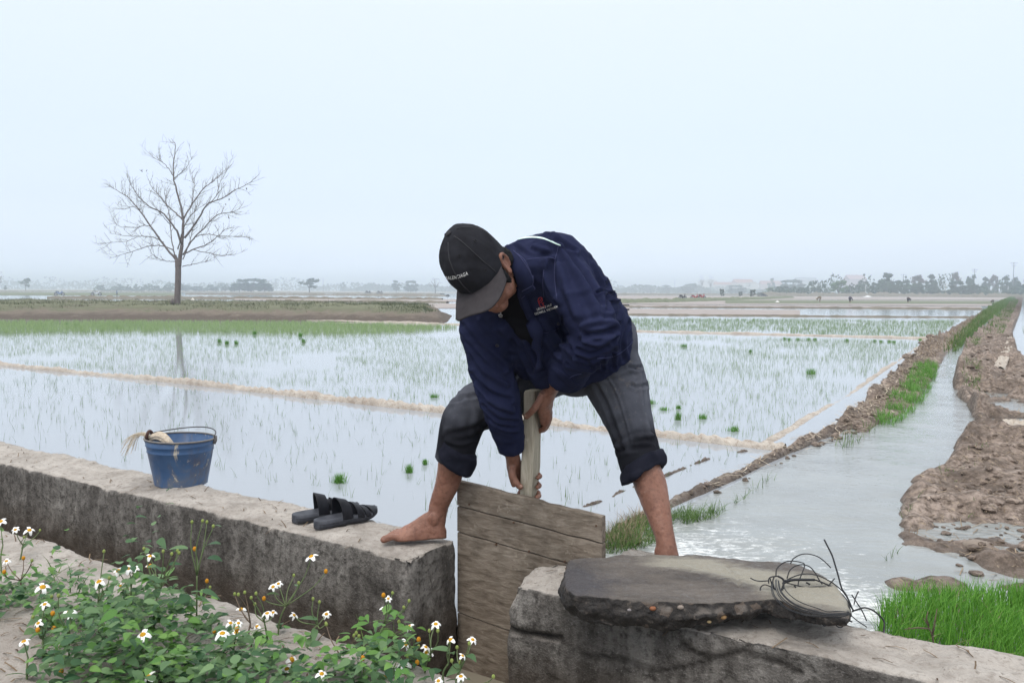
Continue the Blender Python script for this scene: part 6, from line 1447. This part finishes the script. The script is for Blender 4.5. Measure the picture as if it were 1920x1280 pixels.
TREES = [  # px, top, base, width, kind, depth, where
    (1572, 520, 554, 38, 'light', 300, 'standing alone left of the white post'), (1613, 523, 553, 22, 'round', 380, 'beside the first white post'), (1666, 509, 554, 44, 'round', 330, 'tallest at the left end of the dark row'), (1697, 522, 554, 26, 'round', 320, 'in a dip of the dark row'), (1719, 513, 553, 34, 'brown', 350, 'among the dark row'), (1746, 511, 554, 28, 'round', 330, 'left of the second white post'),
    (1767, 511, 552, 15, 'bare', 340, 'right behind the second white post'), (1790, 507, 553, 22, 'brown', 350, 'rising over the row right of the second post'), (1795, 524, 555, 40, 'dense', 310, 'low in front of the brownish one'), (1820, 506, 553, 18, 'tall', 340, 'beside the smaller power pole'), (1826, 530, 555, 30, 'bush', 310, 'in front of the row by the grey roof'), (1848, 514, 552, 24, 'round', 350, 'above the grey roof'),
    (1864, 511, 552, 24, 'brown', 360, 'between two dark trees near the tall power pole'), (1886, 513, 553, 26, 'round', 340, 'left of the tall power pole'), (1904, 511, 553, 18, 'tall', 350, 'right of the tall power pole'), (1922, 517, 554, 32, 'dense', 330, 'cut by the right frame edge'), (1960, 512, 554, 40, 'round', 330, 'just outside the frame edge'),
    (1642, 528, 554, 22, 'dense', 330, 'behind the white gable'), (1680, 533, 555, 30, 'bush', 310, 'at the foot of the dark row'), (1722, 532, 555, 34, 'bush', 312, 'under the brownish tree'), (1755, 534, 555, 30, 'bush', 312, 'beside the second white post foot'), (1590, 536, 554, 26, 'bush', 330, 'right of the fresh green tree'),
    (1353, 538, 554, 14, 'bush', 230, 'standing alone left of the red roofs'), (1412, 540, 555, 18, 'bush', 225, 'alone in front of the red roof houses'), (1389, 544, 554, 12, 'bush', 240, 'smallest between two lone shrubs'), (1440, 536, 554, 40, 'olive', 330, 'first of the scrub before the village'), (1472, 534, 554, 34, 'bush', 350, 'in the middle of the scrub'), (1502, 536, 554, 32, 'bush', 345, 'third of the scrub'), (1530, 537, 554, 30, 'bush', 340, 'nearest the fresh green tree'),
    (1480, 521, 550, 60, 'dense', 560, 'behind the scrub'), (1446, 515, 546, 16, 'round', 700, 'over the pink roof'), (1316, 508, 545, 15, 'bare', 720, 'left of two over the white house'), (1332, 510, 545, 17, 'bare', 720, 'right of two over the white house'), (1290, 530, 549, 40, 'dense', 700, 'left of the white house'), (1250, 533, 549, 34, 'round', 760, 'faintest near the bent back'), (1380, 532, 549, 40, 'dense', 640, 'in front of the red roofs'), (1215, 532, 548, 30, 'round', 800, 'just right of the bent back'),
    (48, 516, 541, 24, 'wide', 400, 'alone at the far left'), (-2, 500, 541, 20, 'bare', 300, 'cut by the left frame edge'), (10, 531, 541, 8, 'round', 420, 'tiny between the lone one and the edge'),
    (190, 531, 543, 20, 'bush', 520, 'first of the low row'), (222, 530, 543, 20, 'round', 520, 'second of the low row'), (241, 531, 543, 11, 'round', 520, 'narrow in the low row'), (256, 530, 543, 13, 'round', 530, 'next to the narrow one in the row'), (271, 531, 543, 15, 'round', 520, 'in the row left of the bare trunk'), (293, 532, 543, 21, 'bush', 520, 'broad in the row left of the bare trunk'), (314, 531, 543, 18, 'dense', 520, 'touching the bare trunk'), (347, 531, 543, 24, 'dense', 520, 'first right of the bare trunk'), (372, 532, 543, 26, 'bush', 520, 'second right of the bare trunk'), (400, 530, 543, 26, 'dense', 510, 'third right of the bare trunk'), (421, 533, 543, 14, 'round', 520, 'small beside the big clump'),
    (449, 520, 545, 44, 'dense', 430, 'left part of the big clump'), (471, 518.5, 545, 50, 'dense', 430, 'middle of the big clump'), (496, 520, 545, 40, 'dense', 425, 'right part of the big clump'), (580, 518, 546, 46, 'wide', 380, 'with forked trunk alone right of the clump'), (743, 523, 546, 22, 'round', 560, 'left of a faint pair near the cap'), (770, 523, 546, 30, 'dense', 560, 'right of a faint pair near the cap'), (816, 518, 547, 36, 'bare', 430, 'beside the cap brim'), (643, 527, 545, 12, 'round', 800, 'faint and alone between clump and cap')]
for px, tp, bs, wp_, kd, d, wh in TREES: far_tree(px, tp, bs, wp_, kd, d, (DESC[kd]+' '+wh)[:110], 'trees across the far fields' if kd not in ('bush', 'olive') else 'shrubs across the far fields', 'tree' if kd not in ('bush', 'olive') else 'shrub')
# the wood along the horizon, too far to tell its trees apart
aa = np.random.default_rng(14); pts = []
for d, n, x0, x1, hh in ((1000, 5200, -200, 2150, 10), (820, 1800, 1150, 1500, 9), (900, 1800, 640, 860, 9), (1150, 5000, -200, 2150, 15)):
    px = aa.uniform(x0, x1, n); hm = np.clip((.55+.65*fbm(np.c_[px*.02, px*0, px*0+d], 1, 4)), .12, 1.2)*hh; z = aa.uniform(0, 1, n)**.8*hm; dd = d+aa.normal(0, 14, n)
    a0 = np.array([tuple(G0(x, q)) for x, q in zip(px, dd)]); a0[:, 2] = z; pts.append(a0)
p = np.concatenate(pts); m = len(p); d1 = aa.normal(0, 1, (m, 3)); d1 /= np.linalg.norm(d1, axis=1)[:, None]; d2 = np.cross(d1, aa.normal(0, 1, (m, 3))); d2 /= np.linalg.norm(d2, axis=1)[:, None]; L = aa.uniform(1.0, 2.0, m)[:, None]
hp_ = []
for d, n, x0, x1, hh, wv in ((318, 3800, 1420, 2010, 5.2, .03), (335, 1800, 1545, 2010, 8.5, .05), (520, 2200, 176, 436, 4.6, .05)):
    px = aa.uniform(x0, x1, n); hm = np.clip((.62+.6*fbm(np.c_[px*wv, px*0, px*0+d], 1, 4)), .15, 1.1)*hh; z = aa.uniform(0, 1, n)**.8*hm; dd = d+aa.normal(0, 3, n); a0 = np.array([tuple(G0(x, q)) for x, q in zip(px, dd)]); a0[:, 2] = z; hp_.append(a0)
hp_ = np.concatenate(hp_); m2 = len(hp_); e1 = aa.normal(0, 1, (m2, 3)); e1 /= np.linalg.norm(e1, axis=1)[:, None]; e2 = np.cross(e1, aa.normal(0, 1, (m2, 3))); e2 /= np.linalg.norm(e2, axis=1)[:, None]; L2 = aa.uniform(.28, .6, m2)[:, None]
tag(np_mesh('undergrowth', np.stack([hp_-e1*L2, hp_+e2*L2, hp_+e1*L2, hp_-e2*L2], 1).reshape(-1, 3), np.arange(m2*4).reshape(-1, 4), LEAFC['dark']), kind='stuff')
tag(np_mesh('far_wood', np.stack([p-d1*L, p+d2*L, p+d1*L, p-d2*L], 1).reshape(-1, 3), np.arange(m*4).reshape(-1, 4), LEAFC['dark']), kind='stuff')
# low hedge bank under the right-hand row
ridge('earth_bund', [(1430, 554.8), (1560, 555.3), (1700, 556.2), (1830, 557.2), (1990, 558.6)], 6, 1.0, M_FARDARK, 200, nz=.5, nscale=.8)

# houses of the village
def house(px, d, w_, dp, h, rh, wall, roof, lab, flat=False, ry=0.0, storeys=1):
    q_ = 1.6; d, w_, dp, h, rh = d*q_, w_*q_, dp*q_, h*q_, rh*q_
    g = G0(px, d); r = tag(empty('house', g, ry), lab, 'house', 'village houses beyond the fields'); mb = MB(); mb.box((0, 0, h/2), (w_/2, 0, 0), (0, dp/2, 0), (0, 0, h/2)); mb.build('wall', plain('wall_'+lab[:8], wall, .9), r)
    rb = MB()
    if flat:
        rb.box((0, 0, h+.15), (w_/2+.25, 0, 0), (0, dp/2+.25, 0), (0, 0, .14)); rb.box((0, -dp/2-.1, h+.75), (w_/2+.2, 0, 0), (0, .06, 0), (0, 0, .45)); rb.box((w_*.2, 0, h+1.5), (w_*.2, 0, 0), (0, dp*.25, 0), (0, 0, 1.2))
    else:
        e = .4; v = [(-w_/2-e, -dp/2-e, h-.1), (w_/2+e, -dp/2-e, h-.1), (w_/2+e, dp/2+e, h-.1), (-w_/2-e, dp/2+e, h-.1), (-w_/2-e, 0, h+rh), (w_/2+e, 0, h+rh)]; rb.add(v, [(0, 1, 5, 4), (2, 3, 4, 5), (1, 2, 5), (3, 0, 4), (0, 3, 2, 1)])
    rb.build('roof', plain('roof_'+lab[:8], roof, .8), r)
    for s in range(storeys):
        for k in range(3):
            wb_ = MB(); x = (k-1)*w_*.3; z = 1.6+s*3.2; wb_.box((x, -dp/2-.012, z), (.55, 0, 0), (0, .03, 0), (0, 0, .7)); wo_ = wb_.build('window', M_WFR, r); gb = MB(); gb.box((x, -dp/2-.05, z), (.45, 0, 0), (0, .012, 0), (0, 0, .6)); gb.build('pane', M_PANE, wo_)
    db = MB(); db.box((w_*.42, -dp/2-.03, 1.05), (.45, 0, 0), (0, .03, 0), (0, 0, 1.05)); db.build('door', M_DOOR, r)
M_WFR = plain('far_frame', (.5, .5, .48), .8); M_PANE = plain('far_glass', (.05, .06, .07), .2, .5); M_DOOR = plain('far_door', (.12, .08, .06), .7)
house(1326, 690, 14, 9, 10.0, 0, (.72, .70, .68), (.66, .63, .60), 'white flat-roofed two storey house with bare trees over it', True, .1, 3); house(1362, 660, 20, 8, 7.0, 2.0, (.62, .55, .50), (.42, .17, .12), 'long house with faded red roof right of the white house'); house(1392, 640, 15, 9, 8.5, 2.6, (.66, .52, .46), (.44, .17, .12), 'taller house under a red gabled roof', False, .2, 2)
house(1408, 610, 9, 8, 7.0, 0, (.68, .66, .64), (.5, .45, .42), 'small pale flat-roofed house beside the red gable', True, 0, 2); house(1444, 650, 16, 9, 7.4, 2.8, (.55, .42, .40), (.40, .17, .14), 'house with a pinkish red roof under a round tree', False, -.1, 2); house(1510, 600, 15, 9, 9.5, 2.5, (.58, .60, .64), (.34, .36, .42), 'grey-blue house behind the scrub', False, .1, 2)
house(1602, 430, 9, 8, 8.0, 2.3, (.52, .46, .50), (.42, .32, .34), 'house with a pale mauve roof behind the fresh green tree', False, 0, 2); house(1642, 335, 3.2, 3, 1.9, .8, (.8, .8, .8), (.85, .85, .86), 'tiny white hut by the foot of the first white post'); house(1860, 335, 9, 4, 2.0, 1.0, (.3, .28, .27), (.5, .52, .56), 'low shed with a grey sheet roof under the dark row')

def pole(px, top, base, d, lab, arms=True, pale=False):
    g = G0(px, d); h = (base-top)*d/F; r = tag(empty('power_pole' if arms else 'post', g), lab, 'pole' if arms else 'post'); mb = MB(); mb.tube([(0, 0, -.3), (0, 0, h)], [.20 if not pale else .16, .12], 8); mb.build('shaft', M_PALE if pale else M_POLE, r)
    if arms:
        for z, l in ((h-.35, 1.5), (h-1.3, 1.0)):
            ab = MB(); ab.box((0, 0, z), (l, 0, 0), (0, .07, 0), (0, 0, .07)); ao = ab.build('crossarm', M_POLE, r)
            for k in (-.85, 0, .85):
                ib = MB(); ib.tube([(k*l, 0, z+.05), (k*l, 0, z+.4)], [.06, .045], 6); ib.build('insulator', M_PALE, ao)
M_POLE = plain('grey_pole', (.20, .20, .20), .8); M_PALE = plain('pale_concrete', (.62, .61, .58), .8)
pole(1899, 489, 553, 345, 'tallest power pole with crossarms above the row near the frame edge'); pole(1826, 502, 553, 380, 'smaller power pole among the dark row'); pole(1693, 513, 553, 420, 'faintest power pole over the left of the row'); pole(1623, 532, 554, 315, 'white concrete post left of the dark row', False, True); pole(1773, 529, 554.5, 315, 'white concrete post in the middle of the dark row', False, True); pole(1890, 535, 555, 320, 'short pale post near the frame edge', False, True); pole(1265, 520, 548, 800, 'thin faint pole right of the bent back', False); pole(1528, 519, 548, 640, 'thin faint pole behind the scrub', False); pole(606, 521, 546, 600, 'faint thin pole beside the forked tree', False)

# motorbikes parked on the field paths
M_TYRE = plain('tyre', (.02, .02, .022), .9); M_CHROME = plain('dull_metal', (.32, .32, .33), .4, .5, .6)
def bike_mesh(bodyc):
    wl = MB(); wl.tube([(.27*math.cos(q), 0, .27*math.sin(q)) for q in (2*math.pi*k/18 for k in range(18))], .05, 6, close=True); wh = wl.mesh('wheel', True); wh.materials.append(M_TYRE)
    hb = MB(); hb.tube([(0, -.05, 0), (0, .05, 0)], .2, 12); hu = hb.mesh('rim'); hu.materials.append(M_CHROME)
    bd = MB(); bd.tube([(-.62, 0, .72), (-.3, 0, .70), (-.02, 0, .52), (.25, 0, .45), (.42, 0, .62), (.50, 0, .92)], [(.10, .10), (.13, .14), (.10, .15), (.08, .14), (.10, .16), (.07, .08)], 10); bd.tube([(-.15, 0, .40), (.15, 0, .36)], [.13, .13], 8); bd.tube([(.50, 0, .95), (.60, 0, .6), (.64, 0, .28)], .035, 6); bd.tube([(-.2, 0, .4), (-.62, 0, .28)], .04, 6); bo = bd.mesh('body', True); bo.materials.append(bodyc)
    sb = MB(); sb.tube([(-.66, 0, .80), (-.35, 0, .79), (-.02, 0, .74)], [(.06, .11), (.075, .13), (.05, .09)], 8); se = sb.mesh('seat', True); se.materials.append(M_TYRE)
    hd = MB(); hd.tube([(.44, -.34, 1.04), (.50, -.12, 1.0), (.50, .12, 1.0), (.44, .34, 1.04)], .022, 6); ha = hd.mesh('handlebar', True); ha.materials.append(M_TYRE); return wh, hu, bo, se, ha
BK = {k: bike_mesh(plain('bike_'+k, c, .35, .5)) for k, c in (('blue', (.16, .22, .36)), ('white', (.55, .57, .60)), ('red', (.34, .04, .05)), ('black', (.03, .03, .035)))}
def bike(px, base, hpx, col, lab, rz, d):
    g = G0(px, d, .12); s = 1.0; r = tag(empty('motorbike', g, rz), lab, 'motorbike', 'motorbikes parked on the field paths'); sc = hpx*d/F/1.08; r.scale = (sc, sc, sc); wh, hu, bo, se, ha = BK[col]
    for x in (-.62, .64):
        o = link('wheel', wh, r); o.location = (x, 0, .30); link('rim', hu, o)
    link('body', bo, r); link('seat', se, r); link('handlebar', ha, r)
bike(111, 556, 10.5, 'blue', 'bluish motorbike farthest out at the left', .2, 125); bike(180, 555, 10.5, 'white', 'white motorbike between two others at the left', .5, 128); bike(219, 553, 9, 'blue', 'pale blue motorbike nearest the bare tree', -1.0, 150); bike(1280, 559, 11, 'black', 'black motorbike parked left of the red pair', .4, 118); bike(1303, 560, 11, 'red', 'red motorbike in front of another red one', .1, 116); bike(1316, 559, 12, 'red', 'red motorbike with raised handlebar at the right of the pair', .5, 119); bike(690, 549, 7, 'black', 'tiny dark motorbike left of two beyond the bank', .1, 240); bike(712, 549, 7, 'black', 'tiny dark motorbike right of two beyond the bank', .3, 240)

# people planting rice far out, bent to the ground
def planter(px, d, hpx, top, leg, hat, lab, rz):
    g = G0(px, d, .0); r = tag(empty('person', g, rz), lab, 'person', 'people bending in the far fields'); sc = hpx*d/F/.98; r.scale = (sc, sc, sc); mb = MB()
    for s in (-1, 1): mb.tube([(.0, s*.10, -.05), (.02, s*.10, .42), (-.10, s*.09, .80)], [.055, .065, .095], 10)
    mb.tube([(-.12, 0, .80), (.02, 0, .90), (.22, 0, .86), (.38, 0, .76)], [(.13, .16), (.15, .17), (.14, .18), (.11, .15)], 14); mb.tube([(.36, 0, .78), (.52, 0, .68)], [.06, .06], 8)
    for s in (-1, 1): mb.tube([(.34, s*.17, .78), (.40, s*.18, .52), (.50, s*.10, .28)], [.06, .05, .035], 8)
    rings = []
    for i in range(1, 9):
        th = math.pi*i/9; rings.append([(.57+.10*math.sin(th)*math.cos(q), .085*math.sin(th)*math.sin(q), .64+.11*math.cos(th)) for q in (2*math.pi*k/12 for k in range(12))])
    mb.loft(rings); body = remesh(mb.mesh('pb'), .022, 'body', 2); smooth(body); o = link('body', body, r, plain('far_skin', (.22, .12, .085), .7))
    jb_ = MB(); jb_.tube([(-.15, 0, .76), (-.08, 0, .86), (.04, 0, .915), (.22, 0, .87), (.38, 0, .77)], [(.12, .15), (.15, .18), (.165, .185), (.155, .195), (.12, .17)], 14)
    for s in (-1, 1): jb_.tube([(.32, s*.17, .80), (.40, s*.19, .54), (.46, s*.14, .40)], [.075, .065, .05], 8)
    jm_ = remesh(jb_.mesh('pj'), .024, 'jacket', 2); smooth(jm_); link('jacket', jm_, r, plain('far_jacket', top, .9)); lb = MB()
    for s in (-1, 1): lb.tube([(.015, s*.10, .28), (.02, s*.10, .44), (-.10, s*.09, .78)], [.07, .08, .115], 10)
    link('trousers', lb.mesh('trousers', True), r, plain('far_trousers', leg, .9))
    hb_ = MB(); hb_.loft([[(.57+.02+dx*.4+rr*math.cos(q), rr*math.sin(q), .64+dx) for q in (2*math.pi*k/14 for k in range(14))] for rr, dx in ((.19, .02), (.14, .07), (.05, .14), (.01, .17))]); link('hat', hb_.mesh('hat', True), r, plain('far_hat', hat, .8))
planter(1538, 104, 10.5, (.22, .17, .12), (.16, .13, .10), (.45, .38, .26), 'far bending person in khaki clothes nearest the scrub', 2.6); planter(1594, 102, 10.5, (.03, .04, .09), (.03, .03, .05), (.62, .62, .64), 'far bending person in navy with a pale hat', .4); planter(1703, 104, 9.5, (.015, .015, .025), (.02, .02, .03), (.06, .05, .05), 'far bending person all in black before the dark trees', .2); planter(1863, 98, 7, (.04, .04, .03), (.03, .03, .03), (.08, .07, .06), 'far crouching person beside the grassy channel bank', 3.0)
def heap(px, d, hpx, wpx, c, lab):
    g = G0(px, d, .02); h, w_ = hpx*d/F, wpx*d/F; mb = MB(); rings = []
    for j in range(6):
        t = j/5; rings.append([(w_/2*(1-t)**.9*math.cos(q)*(1+.15*math.sin(3*q+j)), w_/2*(1-t)**.9*math.sin(q)*(1+.15*math.cos(2*q)), h*t) for q in (2*math.pi*k/12 for k in range(12))])
    mb.loft(rings); o = mb.build('sack_heap', plain('sack', c, .8), None, True); o.location = g; tag(o, lab, 'heap')
heap(361, 85, 6, 9, (.62, .58, .52), 'pale pointed heap right of the bare tree trunk'); heap(1458, 100, 3, 9, (.72, .71, .70), 'white heap lying on the dry field before the scrub'); heap(1627, 240, 3, 16, (.75, .75, .75), 'long white heap at the field end before the fresh green tree')
# ================================================================== HAZE
def haze():
    mb = MB(); mb.box((0, 740, 8.5), (1480, 0, 0), (0, 755, 0), (0, 0, 10))
    # closed box round the whole scene; bottom 1.36 m below the lowest ground
    o = mb.build('haze', None); o.data.materials.clear()
    m = bpy.data.materials.new('haze_air'); m.use_nodes = True; t = m.node_tree; t.nodes.clear()
    out = t.nodes.new('ShaderNodeOutputMaterial'); pv = t.nodes.new('ShaderNodeVolumePrincipled')
    pv.inputs['Color'].default_value = (.88, .95, 1, 1); pv.inputs['Density'].default_value = .0016; pv.inputs['Anisotropy'].default_value = .78
    t.links.new(pv.outputs[0], out.inputs['Volume']); o.data.materials.append(m)
    tag(o, kind='stuff')
haze()
